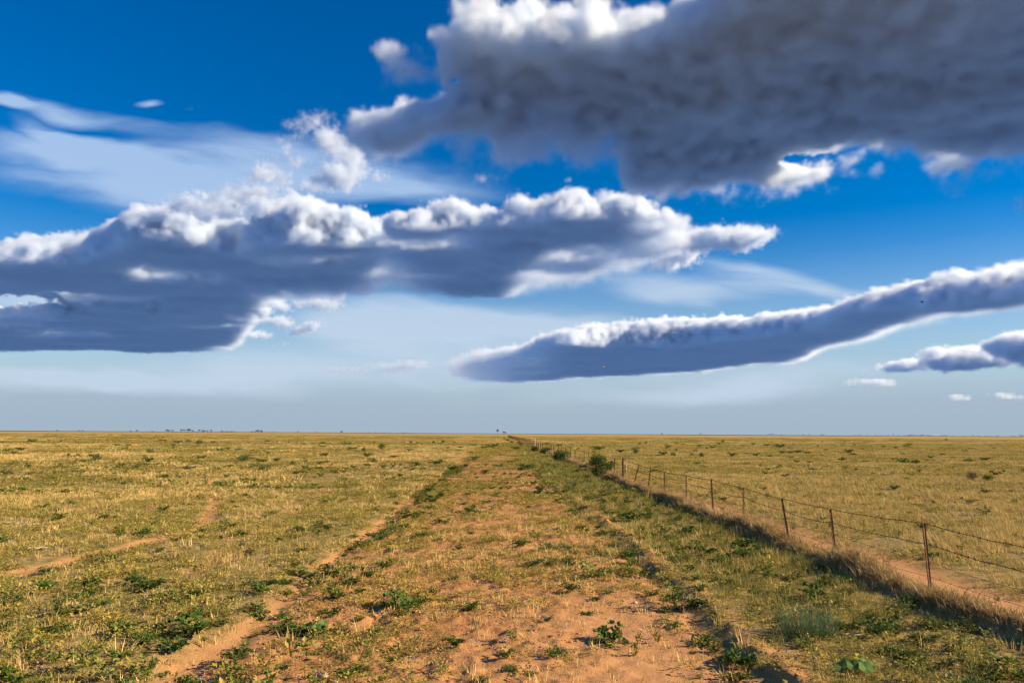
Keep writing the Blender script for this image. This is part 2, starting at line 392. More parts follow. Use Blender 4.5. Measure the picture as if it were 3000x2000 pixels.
def puffs(label, lst, vox, seed, size=300., amp=40., soft=18., hc=1090., flat=0.5, dens=1.0, deep=0.9):
    t, k, pos = cloud_tree()
    n = cloud_noise(k, pos, seed, size, amp)
    acc = None
    lo, hi = [1e9] * 3, [-1e9] * 3
    for (u, v, rx, ry, rot) in lst:
        y = hc / v
        a, c = rx * y, ry * y
        b = max(min(a, c * 3) * deep, c)
        ctr = (u * y, y, hc)
        m = k.mapping(pos, ctr, (0, RAD(-rot), 0), (a, b, c))
        e = (1.0 - k.vmath('LENGTH', m, out=1)) * min(a, c) * 1.0
        acc = e if acc is None else acc.max(e)
        r = (max(a, c) + amp, b + amp, max(c, a * math.sin(abs(RAD(rot)))) + amp)
        for i in range(3):
            lo[i] = min(lo[i], ctr[i] - r[i])
            hi[i] = max(hi[i], ctr[i] + r[i])
    d = k.math('POWER', k.ramp(acc + n, 0.0, soft * 2.2, smooth=False), 1.5) * dens
    return cloud_object(t, k, d, lo, hi, vox, label)


bank('huge dark grey cloud bank spreading overhead with sunlit left rim', D_NEAR, D_FAR, D_TOP,
     (-700, 1150, 940), (4300, 3700, 1550), 13, 5.0, 600., 110., 380., 30., holes=HOLES, thin=DTHIN[1:2] + DTHIN[3:], thin_to=120., far_soft=360., base=0.55, belly=230.)
bank('white edged lobe hanging from the left of the huge dark cloud bank', G_NEAR, G_FAR, G_TOP,
     (-1700, 1650, 940), (350, 3000, 1450), 11, 2.0, 420., 60., 200., 30., edge=0.6, taper_len=250., far_soft=260.)
bank('long grey cloud bank with a bright white upper edge above the plain', A_LIT, A_BOT, A_TOP,
     (-6300, 3600, 950), (-650, 9900, 1430), 18, 1.0, 620., 105., 120., 38., cut=(None, -0.2), holes=AHOLES, rise=0.012, thin=ATHIN, thin_to=75.)
bank('jagged white crested end of the long grey cloud bank', A_LIT, A_BOT, A_TOP,
     (-1150, 2900, 950), (2300, 5600, 1430), 14, 1.0, 620., 105., 120., 38., cut=(-0.2, None), rise=0.012, thin=ATHIN, thin_to=75.)
bank('low narrow cloud band with white crest rising towards the fenced paddock', B_LIT, B_BOT, B_TOP,
     (-800, 4000, 940), (8000, 17500, 1500), 36, 3.0, 600., 90., 90., 40., fade=(-0.06, 0.24, 0.01, 1.0), rise=0.010, far_soft=1000.)
puffs('ragged chain of small white puffs climbing towards the dark bank', [(a, b, c * 1.1, d * 1.25, e) for a, b, c, d, e in CHAIN], 9, 7.0, 150., 46., 20.)
puffs('white wing of cloud trailing from the end of the long grey bank', [(a, b, c * 1.15, d * 1.45, e) for a, b, c, d, e in WING], 11, 8.0, 200., 44., 20.)
puffs('broken white puffs under the long grey bank', SKIRT, 16, 9.0, 240., 50., 26., 1040.)
puffs('tiny lone white cloud in the deep blue', LITTLE, 8, 10.0, 120., 22., 30., dens=0.5)
puffs('small oval white cloud near the chain of puffs', LITTLE2, 8, 11.0, 140., 26., 26., dens=0.7)
puffs('small dark cloud scrap below the huge bank', LITTLE3, 10, 12.0, 200., 36., 40., 1010.)
puffs('bright fleck of cloud on the dark face of the long bank', FLECK, 14, 13.0, 200., 30., 26., 960.)
puffs('thin white streak of cloud under the long bank', WESTW, 20, 14.0, 300., 40., 40., 960., dens=0.6)
puffs('pale streak of cloud beside the long bank', WESTU, 20, 15.0, 300., 40., 40., 960., dens=0.5)
puffs('low distant cloud band topped by two white heads', [(a, b, c * 1.2, d * 1.35, e) for a, b, c, d, e in EASTB], 34, 16.0, 420., 60., 50., 1050.)
puffs('pinkish flat cloud low over the fenced paddock', EASTP, 40, 17.0, 500., 60., 60., 1050., dens=0.5)
puffs('faint pale cloudlet very low over the horizon', EASTQ, 50, 18.0, 600., 70., 70., 1050., dens=0.4)
puffs('small white wisp before the low narrow band', SOLO, 30, 19.0, 300., 44., 40., 1050.)
puffs('pale tail of the low narrow cloud band', [(a, b, c * 1.3, d * 1.3, e) for a, b, c, d, e in TAIL], 44, 20.0, 500., 70., 90., 1050., dens=0.35)
puffs('scrap of white cloud at the side of the blue gap', RIM, 12, 21.0, 220., 34., 30.)
puffs('faint dot of cloud alone in the blue gap', DOT, 10, 22.0, 160., 24., 40., dens=0.3)
puffs('bright white cumulus head showing through the gap in the dark bank', BRIGHT, 9, 23.0, 160., 34., 24., 1180.)

# ------------------------------------------------------------------ ground
rng = np.random.default_rng(7)
_lat = rng.random((256, 256))


def vnoise(x, y):
    xi, yi = np.floor(x).astype(int), np.floor(y).astype(int)
    fx, fy = x - xi, y - yi
    fx, fy = fx * fx * (3 - 2 * fx), fy * fy * (3 - 2 * fy)
    a, b = _lat[xi % 256, yi % 256], _lat[(xi + 1) % 256, yi % 256]
    c, d = _lat[xi % 256, (yi + 1) % 256], _lat[(xi + 1) % 256, (yi + 1) % 256]
    return (a * (1 - fx) + b * fx) * (1 - fy) + (c * (1 - fx) + d * fx) * fy


def fbm(x, y, size, octv=4, rough=0.5, seed=0.0):
    x, y = np.asarray(x, float) / size + seed * 17.3, np.asarray(y, float) / size + seed * 9.1
    t, amp, tot = 0.0, 1.0, 0.0
    for _ in range(octv):
        t = t + amp * vnoise(x, y)
        tot += amp
        amp *= rough
        x, y = x * 2.03 + 11.7, y * 2.03 + 5.3
    return t / tot


def sstep(x, a, b):
    t = np.clip((np.asarray(x, float) - a) / (b - a), 0, 1)
    return t * t * (3 - 2 * t)


def gauss(x, c, w):
    return np.exp(-((x - c) / w) ** 2)


def seg_dist(x, y, pts):
    d = np.full(np.shape(x), 1e9)
    for (ax, ay), (bx, by) in zip(pts[:-1], pts[1:]):
        vx, vy = bx - ax, by - ay
        t = np.clip(((x - ax) * vx + (y - ay) * vy) / (vx * vx + vy * vy), 0, 1)
        d = np.minimum(d, np.hypot(x - ax - t * vx, y - ay - t * vy))
    return d


FENCE_X = 6.5
PATH_L = [(-16, 6.0), (-11.5, 11.0), (-8.5, 13.6), (-7.9, 16.6), (-7.5, 19.6), (-8.2, 22.5), (-9.6, 27.0), (-12.2, 34.0), (-14.6, 40.0), (-12.5, 45.0)]
PATH_M = [(-5.2, 13.0), (-5.6, 17.5), (-6.6, 26.0), (-7.6, 37.0), (-9.0, 60.0)]


def wob(y, a=0.25, s=6.0, seed=1.0):
    return (fbm(y * 0 + 3.1, y, s, 3, 0.5, seed) - 0.5) * 2 * a


def masks(x, y):
    """bare: bare red track; rut: smooth wheel strip; path: trodden paths; all 0..1"""
    e = (fbm(x, y, 1.4, 4, 0.6, 2) - 0.5)
    xl = -3.45 + wob(y, 0.35, 9, 1) + e * 0.9
    xr = 2.75 + wob(y, 0.18, 5, 2) + e * 0.5
    fade = 1 - sstep(y, 60, 230) * 0.55
    track = sstep(x, xl - 0.25, xl + 0.25) * (1 - sstep(x, xr - 0.2, xr + 0.2)) * fade
    rut = gauss(x, -3.25 + wob(y, 0.3, 9, 1) + e * 0.7, 0.26) * (1 - sstep(y, 120, 260)) * (0.55 + 0.45 * sstep(fbm(x, y, 3.0, 3, 0.5, 15), 0.35, 0.55))
    smooth = gauss(x, 1.9 + wob(y, .2, 5, 3) + e * 0.6, 0.9) * (1 - sstep(y, 10.5, 14.5))
    p1 = 1 - sstep(seg_dist(x, y, PATH_L) + e * 0.3, 0.12, 0.34)
    p2 = (1 - sstep(seg_dist(x, y, PATH_M) + e * 1.6, 0.0, 0.35)) * 0.45
    p3 = gauss(x, 7.62 + wob(y, 0.16, 7, 5) + e * 0.4, 0.60) * (1 - sstep(y, 60, 160) * 0.6)
    return track, np.clip(np.maximum(rut, smooth), 0, 1), np.clip(np.maximum(np.maximum(p1, p2), p3), 0, 1)


def bank_h(x, y):
    """dry, grassed-over bank of drifted soil along the fence"""
    c = 6.42 + wob(y, 0.16, 4, 7)
    h = 0.23 + wob(y, 0.16, 1.9, 8)
    left = np.where(x < c, gauss(x, c, 0.17), gauss(x, c, 0.30))
    return h * left * (1 - 0.5 * sstep(y, 60, 200))


def berm_h(x, y):
    c = 3.12 + wob(y, 0.20, 3.0, 9)
    h = (0.045 + wob(y, 0.09, 0.9, 10)) * (1 - 0.75 * sstep(y, 18, 45))
    return h * np.where(x < c, gauss(x, c, 0.14), gauss(x, c, 0.26))


def height(x, y, fine=True):
    x, y = np.asarray(x, float), np.asarray(y, float)
    r = np.hypot(x, y)
    tr, rut, path = masks(x, y)
    z = (fbm(x, y, 14, 3, 0.5, 11) - 0.5) * 0.16 * sstep(r, 3, 12) + (fbm(x, y, 2.2, 3, 0.55, 12) - 0.5) * 0.10
    z = z - 0.05 * tr - 0.05 * np.maximum(rut, path) - 0.035 * gauss(x, 2.72 + wob(y, .18, 5, 2), 0.22) * (1 - sstep(y, 20, 45))
    z = z + bank_h(x, y) + berm_h(x, y)
    if fine:
        clod = fbm(x, y, 0.20, 3, 0.62, 13) - 0.5
        amp = 0.05 + 0.065 * tr * (1 - rut * 0.8) - 0.03 * np.maximum(rut, path)
        bm = berm_h(x, y)
        amp = amp + np.clip(bm * 1.3, 0, 0.18)
        z = z + clod * amp * (1 - sstep(r, 40, 90))
        lump = np.clip(fbm(x, y, 0.16, 2, 0.5, 14) - 0.60, 0, 1)
        z = z + lump * 0.22 * np.clip(tr * (1 - rut) * 0.55 + bm * 5, 0, 1.0) * (1 - sstep(r, 25, 50))
    return z * (1 - sstep(r, 300, 900))


def build_ground():
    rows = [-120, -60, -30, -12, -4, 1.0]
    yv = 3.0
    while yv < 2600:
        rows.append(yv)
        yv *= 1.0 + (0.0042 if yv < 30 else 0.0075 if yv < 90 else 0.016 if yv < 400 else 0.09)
    rows.append(2600.0)  # sheet stops short so the added blue below reaches the cloud undersides
    rows = np.array(rows)
    ncol = 760
    s = np.linspace(-1, 1, ncol)
    half = 8.5 + np.maximum(rows, 0) * 0.80
    half[:5] = 60
    X = s[None, :] * half[:, None] + 0.35
    Y = np.repeat(rows[:, None], ncol, 1)
    # let the outer columns spread so that the plain goes on to both sides
    w = np.maximum(np.abs(s) - 0.965, 0) / 0.035
    X = X + np.sign(s)[None, :] * (w ** 2)[None, :] * (30 + np.maximum(Y, 0) * 0.12)
    Z = height(X, Y)
    co = np.stack([X, Y, Z], -1).reshape(-1, 3)
    nr = len(rows)
    i = np.arange(nr - 1)[:, None] * ncol + np.arange(ncol - 1)[None, :]
    quads = np.stack([i, i + 1, i + ncol + 1, i + ncol], -1).reshape(-1, 4)
    tr, rut, path = masks(co[:, 0], co[:, 1])
    bm = np.clip(berm_h(co[:, 0], co[:, 1]) * 12, 0, 1)
    bank = np.clip(bank_h(co[:, 0], co[:, 1]) * 5, 0, 1)
    attrs = {'track': np.maximum(tr, bm), 'smooth': np.maximum(rut, path), 'bank': bank}
    mat = ground_material()
    # one sheet, divided along the edges of its paths; the pieces share their border vertices' places and normals
    fc = co[quads].mean(1)
    ftr, frut, fpath = masks(fc[:, 0], fc[:, 1])
    xm = fc[:, 0]
    near = (fc[:, 1] < 260) & (fc[:, 1] > 0)
    cls = np.zeros(len(quads), int)
    cls[near & (np.maximum(ftr, frut) > 0.5) & (xm < 3.4)] = 1
    cls[near & (fpath > 0.5) & (xm > 6.0)] = 2
    cls[near & (fpath > 0.5) & (xm < -4.2)] = 3
    # vertex normals of the whole sheet
    full = bpy.data.meshes.new('sheet')
    full.from_pydata(co.tolist(), [], quads.tolist())
    nrm = np.zeros(len(co) * 3)
    full.vertices.foreach_get('normal', nrm)
    nrm = nrm.reshape(-1, 3)
    bpy.data.meshes.remove(full)
    for c, name in enumerate(('ground', 'dirt_track', 'cattle_path', 'foot_path')):
        q = quads[cls == c]
        used, inv = np.unique(q, return_inverse=True)
        me = bpy.data.meshes.new(name)
        me.from_pydata(co[used].tolist(), [], inv.reshape(-1, 4).tolist())
        for an, av in attrs.items():
            me.attributes.new(an, 'FLOAT', 'POINT').data.foreach_set('value', av[used].astype(np.float32))
        me.shade_smooth()
        me.normals_split_custom_set_from_vertices(nrm[used].tolist())
        me.materials.append(mat)
        ob = bpy.data.objects.new(name, me)
        scene.collection.objects.link(ob)
        ob['kind'] = 'structure'


def new_mat(name, rough=0.9):
    m = bpy.data.materials.new(name)
    m.use_nodes = True
    b = m.node_tree.nodes['Principled BSDF']
    b.inputs['Roughness'].default_value = rough
    b.inputs['Specular IOR Level'].default_value = 0.15
    return m, NT(m.node_tree), b


def ground_material():
    m, k, b = new_mat('plain_earth', 1.0)
    b.inputs['Specular IOR Level'].default_value = 0.05
    pos = S(k, k.node('ShaderNodeNewGeometry').outputs['Position'])

    def att(n):
        return S(k, k.node('ShaderNodeAttribute', attribute_name=n).outputs['Fac'])
    x, y, z = k.sep(pos)
    p2 = k.xyz(x, y, 0.0)
    n1 = k.noise(p2, 0.8, 5, 0.6)
    n2 = k.noise(p2, 6.0, 4, 0.6)
    n3 = k.noise(p2, 28.0, 3, 0.6)
    soil = k.mix(k.ramp(n1 * 0.6 + n3 * 0.4, 0.3, 0.7), (0.32, 0.155, 0.062), (0.45, 0.240, 0.105))
    soil = k.mix(k.ramp(n3, 0.55, 0.75) * 0.5, soil, (0.23, 0.105, 0.042))
    sandy = k.mix(n2, (0.41, 0.210, 0.090), (0.52, 0.285, 0.135))
    bare = k.mix(att('smooth') * 0.8, soil, sandy)
    # litter of dry stems on the open plain
    st = k.noise(k.vmath('MULTIPLY', p2, (1.0, 1.0, 1.0)), 45.0, 3, 0.7)
    lit = k.mix(k.ramp(st, 0.35, 0.65), (0.15, 0.095, 0.038), (0.46, 0.33, 0.145))
    lit = k.mix(k.ramp(n2, 0.40, 0.60) * 0.7, lit, (0.115, 0.115, 0.030))
    plain = k.mix(k.ramp(n1, 0.52, 0.70) * 0.5, lit, soil)
    col = k.mix(k.math('MAXIMUM', att('track'), att('smooth')), plain, bare)
    col = k.mix(k.ramp(att('bank'), 0.15, 0.7) * 0.85, col, k.mix(st, (0.07, 0.045, 0.022), (0.22, 0.145, 0.065)))
    # far off the separate tufts merge: broad patches of straw and green
    r = k.vmath('LENGTH', pos, out=1)
    f1 = k.noise(k.vmath('MULTIPLY', p2, (0.45, 1.0, 1.0)), 0.035, 5, 0.66)
    f2 = k.noise(k.vmath('MULTIPLY', p2, (0.4, 1.0, 1.0)), 0.16, 5, 0.7)
    far = k.mix(k.ramp(f1 * 0.45 + f2 * 0.55, 0.42, 0.60), (0.200, 0.155, 0.042), (0.44, 0.31, 0.105))
    far = k.mix(k.ramp(f2, 0.53, 0.64) * 0.75, far, (0.105, 0.115, 0.030))
    far = k.mix(k.ramp(r, 350.0, 1100.0) * 0.7, far, (0.42, 0.28, 0.100))
    far = k.mix(k.ramp(r, 1900.0, 2500.0), far, (0.090, 0.085, 0.042))  # rim darkened so less warm light bounces up onto the clouds
    tx = k.ramp(k.math('ABSOLUTE', x + 0.4), 2.2, 3.6, 1.0, 0.0) * k.ramp(y, 260.0, 500.0, 1.0, 0.0)
    far = k.mix(tx * 0.75, far, k.mix(f2, (0.21, 0.19, 0.045), (0.46, 0.26, 0.10)))
    col = k.mix(k.ramp(r, 110.0, 260.0), col, far)
    k.put(b.inputs['Base Color'], col)
    bp = k.node('ShaderNodeBump')
    bp.inputs['Strength'].default_value = 0.7
    bp.inputs['Distance'].default_value = 0.03
    k.put(bp.inputs['Height'], n3 * 0.6 + st * 0.4)
    k.t.links.new(bp.outputs[0], b.inputs['Normal'])
    return m


build_ground()

# ------------------------------------------------------------------ plant materials
def leaf_mat(name, c1, c2, trans=0.25, patch=1.2, c3=None, rough=0.7):
    m, k, b = new_mat(name, rough)
    b.inputs['Specular IOR Level'].default_value = 0.2
    rnd = S(k, k.node('ShaderNodeObjectInfo').outputs['Random'])
    geo = k.node('ShaderNodeNewGeometry')
    pos = S(k, geo.outputs['Position'])
    isl = S(k, geo.outputs['Random Per Island'])
    n = k.noise(pos, patch, 3, 0.6)
    f = k.ramp(rnd * 0.35 + isl * 0.35 + n * 0.6, 0.25, 1.0, smooth=False)
    col = k.mix(f, c1, c2)
    if c3:
        col = k.mix(k.math('GREATER_THAN', k.math('FRACT', rnd * 7.31 + isl * 3.7), 0.80), col, c3)
    k.put(b.inputs['Base Color'], col)
    tr = k.node('ShaderNodeBsdfTranslucent')
    k.put(tr.inputs['Color'], col)
    mx = k.node('ShaderNodeMixShader')
    mx.inputs[0].default_value = trans
    k.t.links.new(b.outputs[0], mx.inputs[1])
    k.t.links.new(tr.outputs[0], mx.inputs[2])
    k.t.links.new(mx.outputs[0], k.t.nodes['Material Output'].inputs['Surface'])
    return m


M_STRAW = leaf_mat('dry_straw', (0.38, 0.25, 0.080), (0.80, 0.59, 0.24), 0.25, 0.9)
M_STRAWR = leaf_mat('dry_paddock_grass', (0.31, 0.208, 0.064), (0.68, 0.49, 0.185), 0.25, 0.7, (0.20, 0.20, 0.055))
M_BANK = leaf_mat('grey_dry_grass', (0.21, 0.135, 0.055), (0.56, 0.40, 0.175), 0.2, 1.4)
M_HERB = leaf_mat('yellow_green_herb', (0.125, 0.140, 0.019), (0.47, 0.375, 0.078), 0.3, 0.8, (0.42, 0.32, 0.10))
M_GRASS = leaf_mat('olive_grass', (0.095, 0.115, 0.020), (0.33, 0.285, 0.062), 0.3, 0.9, (0.42, 0.33, 0.12))
M_WEED = leaf_mat('dark_green_leaf', (0.036, 0.082, 0.014), (0.135, 0.205, 0.036), 0.28, 2.0)
M_WEED2 = leaf_mat('mid_green_leaf', (0.075, 0.120, 0.018), (0.23, 0.27, 0.050), 0.28, 2.0, (0.40, 0.30, 0.09))
M_SHRUB = leaf_mat('shrub_leaf', (0.030, 0.058, 0.014), (0.125, 0.165, 0.036), 0.25, 1.0)
M_GLAUC = leaf_mat('blue_green_leaf', (0.055, 0.110, 0.055), (0.150, 0.225, 0.105), 0.25, 3.0)
M_DEAD = leaf_mat('dead_twig', (0.085, 0.052, 0.032), (0.21, 0.14, 0.085), 0.1, 1.5)
M_FLOW_Y = leaf_mat('yellow_petal', (0.70, 0.55, 0.04), (0.85, 0.72, 0.12), 0.3, 3.0)
M_FLOW_P = leaf_mat('lilac_petal', (0.40, 0.28, 0.50), (0.60, 0.46, 0.66), 0.3, 3.0)


# ------------------------------------------------------------------ plant pieces (triangles collected in numpy)
class Tri:
    def __init__(self):
        self.v, self.f = [], []

    def blade(self, base, d, length, width, bend=0.3, rnd=random, seg=2):
        """a narrow tapering blade from base along d, bending outwards"""
        d = Vector(d).normalized()
        side = d.cross(Vector((0, 0, 1)))
        if side.length < 0.05:
            a = rnd.uniform(0, 6.28)
            side = Vector((math.cos(a), math.sin(a), 0))
        side.normalize()
        side = (Matrix.Rotation(rnd.uniform(-1.3, 1.3), 3, d) @ side)
        p = Vector(base)
        i0 = len(self.v)
        dirv = d.copy()
        flat = Vector((d.x, d.y, 0))
        if flat.length < 0.01:
            flat = Vector((rnd.uniform(-1, 1), rnd.uniform(-1, 1), 0))
        flat.normalize()
        for s in range(seg):
            w = width * (1 - 0.45 * s / seg) * 0.5
            self.v += [p - side * w, p + side * w]
            p = p + dirv * (length / seg)
            dirv = (dirv + (flat * 1.0 - Vector((0, 0, 0.5))) * bend).normalized()
        self.v.append(p)
        for s in range(seg - 1):
            a = i0 + 2 * s
            self.f.append((a, a + 1, a + 3, a + 2))
        a = i0 + 2 * (seg - 1)
        self.f.append((a, a + 1, a + 2))

    def leaf(self, base, d, up, length, width, fold=0.15):
        d, up = Vector(d).normalized(), Vector(up)
        side = d.cross(up)
        if side.length < 1e-3:
            side = Vector((1, 0, 0))
        side.normalize()
        n = side.cross(d)
        p = Vector(base)
        i = len(self.v)
        self.v += [p, p + d * length * 0.45 + side * width * 0.5 + n * fold * width, p + d * length,
                   p + d * length * 0.45 - side * width * 0.5 + n * fold * width]
        self.f += [(i, i + 1, i + 2), (i, i + 2, i + 3)]

    def tube(self, pts, radii, sides=5):
        rings = []
        for j, p in enumerate(pts):
            p = Vector(p)
            a = Vector(pts[min(j + 1, len(pts) - 1)]) - Vector(pts[max(j - 1, 0)])
            a.normalize()
            e = a.orthogonal().normalized()
            g = a.cross(e)
            i = len(self.v)
            for s in range(sides):
                t = 2 * math.pi * s / sides
                self.v.append(p + (e * math.cos(t) + g * math.sin(t)) * radii[j])
            rings.append(i)
        for i, j in zip(rings[:-1], rings[1:]):
            for s in range(sides):
                self.f.append((i + s, i + (s + 1) % sides, j + (s + 1) % sides, j + s))
        self.f.append(tuple(rings[0] + s for s in reversed(range(sides))))
        self.f.append(tuple(rings[-1] + s for s in range(sides)))

    def mesh(self, name, mat):
        me = bpy.data.meshes.new(name)
        me.from_pydata([tuple(v) for v in self.v], [], self.f)
        for mm in (mat if isinstance(mat, (list, tuple)) else [mat]):
            me.materials.append(mm)
        return me


R = random.Random(11)


def tuft(n, rad, h0, h1, width, lean=0.5, bend=0.25, wind=(0, 0)):
    t = Tri()
    for _ in range(n):
        a, r = R.uniform(0, 6.283), rad * math.sqrt(R.random())
        b = (math.cos(a) * r, math.sin(a) * r, -0.02)
        l = R.uniform(0.05, lean)
        a2 = a + R.uniform(-0.9, 0.9)
        d = (math.cos(a2) * l + wind[0], math.sin(a2) * l + wind[1], 1)
        t.blade(b, d, R.uniform(h0, h1), width * R.uniform(0.7, 1.3), R.uniform(0, bend * 2), R)
    return t


def herb(n, rad, h, lw, ll):
    t = Tri()
    for _ in range(n):
        a, r = R.uniform(0, 6.283), math.sqrt(R.random())
        z = h * (1 - r * r * 0.8) * R.uniform(0.25, 1.0)
        b = (math.cos(a) * r * rad, math.sin(a) * r * rad, z)
        d = (math.cos(a + R.uniform(-1, 1)), math.sin(a + R.uniform(-1, 1)), R.uniform(-0.3, 0.9))
        t.leaf(b, d, (R.uniform(-.6, .6), R.uniform(-.6, .6), 1), ll * R.uniform(0.6, 1.3), lw * R.uniform(0.7, 1.3))
    for _ in range(max(2, n // 12)):
        a = R.uniform(0, 6.283)
        t.blade((0, 0, 0), (math.cos(a) * 0.8, math.sin(a) * 0.8, 1), h * R.uniform(0.8, 1.5), lw * 0.35, 0.1, R)
    return t


def weed(n_stem, rad, h, ll, lw):
    """low spreading weed: stems from one root, each set with lobed leaves"""
    t = Tri()
    for i in range(n_stem):
        a = 6.283 * i / n_stem + R.uniform(-0.35, 0.35)
        reach = rad * R.uniform(0.55, 1.1)
        top = h * R.uniform(0.45, 1.1)
        prev = Vector((0, 0, 0))
        nseg = 5
        for s in range(1, nseg + 1):
            f = s / nseg
            p = Vector((math.cos(a) * reach * f, math.sin(a) * reach * f, top * math.sin(f * 2.1) / 0.95))
            p += Vector((R.uniform(-1, 1), R.uniform(-1, 1), R.uniform(-.5, .5))) * rad * 0.07
            t.blade(prev, p - prev, (p - prev).length, 0.006, 0, R, 1)
            for q in range(5):
                b = a + R.uniform(-1.7, 1.7)
                d = (math.cos(b), math.sin(b), R.uniform(-0.2, 0.8))
                t.leaf(p, d, (R.uniform(-.5, .5), R.uniform(-.5, .5), 1), ll * R.uniform(0.6, 1.2) * (1.15 - f * 0.4), lw * R.uniform(0.7, 1.2))
            prev = p
    return t


# ------------------------------------------------------------------ scattered ground cover
def scatter(name, label, protos, x, y, scl, rot=None, tilt=0.0, z=None, sink=0.0):
    """one object: prototype tufts set on given ground points by geometry nodes"""
    col = bpy.data.collections.new(name + '_kinds')
    for me in protos:
        col.objects.link(bpy.data.objects.new(me.name, me))
    n = len(x)
    if z is None:
        z = height(x, y)
    me = bpy.data.meshes.new(name)
    me.vertices.add(n)
    me.vertices.foreach_set('co', np.stack([x, y, z - sink], -1).astype(np.float32).ravel())
    me.attributes.new('kind_id', 'INT', 'POINT').data.foreach_set('value', rng.integers(0, len(protos), n).astype(np.int32))
    if rot is None:
        rot = rng.uniform(0, 6.283, n)
    ro = np.stack([rng.normal(0, tilt, n), rng.normal(0, tilt, n), rot], -1)
    me.attributes.new('turn', 'FLOAT_VECTOR', 'POINT').data.foreach_set('vector', ro.astype(np.float32).ravel())
    me.attributes.new('size', 'FLOAT_VECTOR', 'POINT').data.foreach_set('vector', np.asarray(scl, np.float32).ravel())
    ob = bpy.data.objects.new(name, me)
    scene.collection.objects.link(ob)
    t = bpy.data.node_groups.new(name, 'GeometryNodeTree')
    t.interface.new_socket('Geometry', in_out='INPUT', socket_type='NodeSocketGeometry')
    t.interface.new_socket('Geometry', in_out='OUTPUT', socket_type='NodeSocketGeometry')
    gi, go = t.nodes.new('NodeGroupInput'), t.nodes.new('NodeGroupOutput')
    ci = t.nodes.new('GeometryNodeCollectionInfo')
    ci.inputs['Collection'].default_value = col
    ci.inputs['Separate Children'].default_value = True
    ci.inputs['Reset Children'].default_value = True
    ip = t.nodes.new('GeometryNodeInstanceOnPoints')

    def named(an, dt):
        a = t.nodes.new('GeometryNodeInputNamedAttribute')
        a.data_type = dt
        a.inputs['Name'].default_value = an
        return a.outputs[0]
    t.links.new(gi.outputs[0], ip.inputs['Points'])
    t.links.new(ci.outputs[0], ip.inputs['Instance'])
    ip.inputs['Pick Instance'].default_value = True
    t.links.new(named('kind_id', 'INT'), ip.inputs['Instance Index'])
    er = t.nodes.new('FunctionNodeEulerToRotation')
    t.links.new(named('turn', 'FLOAT_VECTOR'), er.inputs[0])
    t.links.new(er.outputs[0], ip.inputs['Rotation'])
    t.links.new(named('size', 'FLOAT_VECTOR'), ip.inputs['Scale'])
    t.links.new(ip.outputs[0], go.inputs[0])
    ob.modifiers.new('scatter', 'NODES').node_group = t
    ob['label'] = label
    ob['category'] = name.replace('_', ' ')
    ob['kind'] = 'stuff'
    return ob


def wedge(n, y0, y1, margin=2.5, slope=0.78, power=1.0):
    """random ground points in front of the spot, evenly spread (power 1) or thinning with distance"""
    yy = (rng.random(n) * (y1 ** (power + 1) - y0 ** (power + 1)) + y0 ** (power + 1)) ** (1 / (power + 1))
    xx = rng.uniform(-1, 1, n) * (slope * yy + margin) + 0.03 * yy
    return xx, yy


def pick(x, y, p):
    k = rng.random(len(x)) < p
    return x[k], y[k]


def sizes(n, s, v=0.25, hs=None):
    a = s * np.exp(rng.normal(0, v, n))
    h = a * np.exp(rng.normal(0, 0.15, n)) if hs is None else a * hs
    return np.stack([a, a, h], -1)


def broad(x, y, seed):
    """slow change of growth over the plain, 0.35 to 1.4"""
    return 0.35 + 1.05 * sstep(fbm(x, y * 0.6, 16, 3, 0.55, seed), 0.32, 0.66)


def bare_at(x, y):
    tr, rut, path = masks(x, y)
    return tr, np.maximum(rut * 0.72, path)


# prototypes
P_STRAW = [tuft(14, 0.06, 0.05, 0.13, 0.006, 0.55, 0.2).mesh('straw_tuft', M_STRAW) for _ in range(5)]
P_STRAW2 = [tuft(44, 0.20, 0.05, 0.14, 0.011, 0.6, 0.2).mesh('straw_patch', M_STRAW) for _ in range(4)]
P_PAD = [tuft(20, 0.08, 0.08, 0.20, 0.007, 0.35, 0.22, (-0.22, 0.05)).mesh('paddock_tuft', M_STRAWR) for _ in range(5)]
P_PAD2 = [tuft(52, 0.26, 0.07, 0.17, 0.013, 0.4, 0.22, (-0.2, 0.05)).mesh('paddock_patch', M_STRAWR) for _ in range(4)]
P_BANK = [tuft(30, 0.12, 0.06, 0.17, 0.006, 0.9, 0.35, (-0.15, 0)).mesh('bank_tuft', M_BANK) for _ in range(5)]
P_HERB = [herb(34, 0.10, 0.06, 0.016, 0.030).mesh('herb', M_HERB) for _ in range(5)]
P_HERB2 = [herb(80, 0.30, 0.09, 0.030, 0.055).mesh('herb_patch', M_HERB) for _ in range(4)]
P_GRASS = [tuft(26, 0.10, 0.08, 0.20, 0.0055, 0.75, 0.3).mesh('grass_tuft', M_GRASS) for _ in range(5)]
P_GRASS2 = [tuft(60, 0.28, 0.08, 0.20, 0.012, 0.75, 0.3).mesh('grass_patch', M_GRASS) for _ in range(4)]
P_WEED = [weed(10, 0.16, 0.11, 0.055, 0.03).mesh('small_weed', M_WEED) for _ in range(3)] + [weed(7, 0.10, 0.17, 0.05, 0.02).mesh('small_weed', M_WEED2) for _ in range(3)] + [weed(13, 0.20, 0.06, 0.045, 0.03).mesh('small_weed', M_WEED2)]
P_WEED2 = [weed(12, 0.30, 0.16, 0.09, 0.045).mesh('weed_patch', M_WEED) for _ in range(3)]


def b_fade(y):
    return np.clip((y - 320) / 220, 0, 1) * 0.9


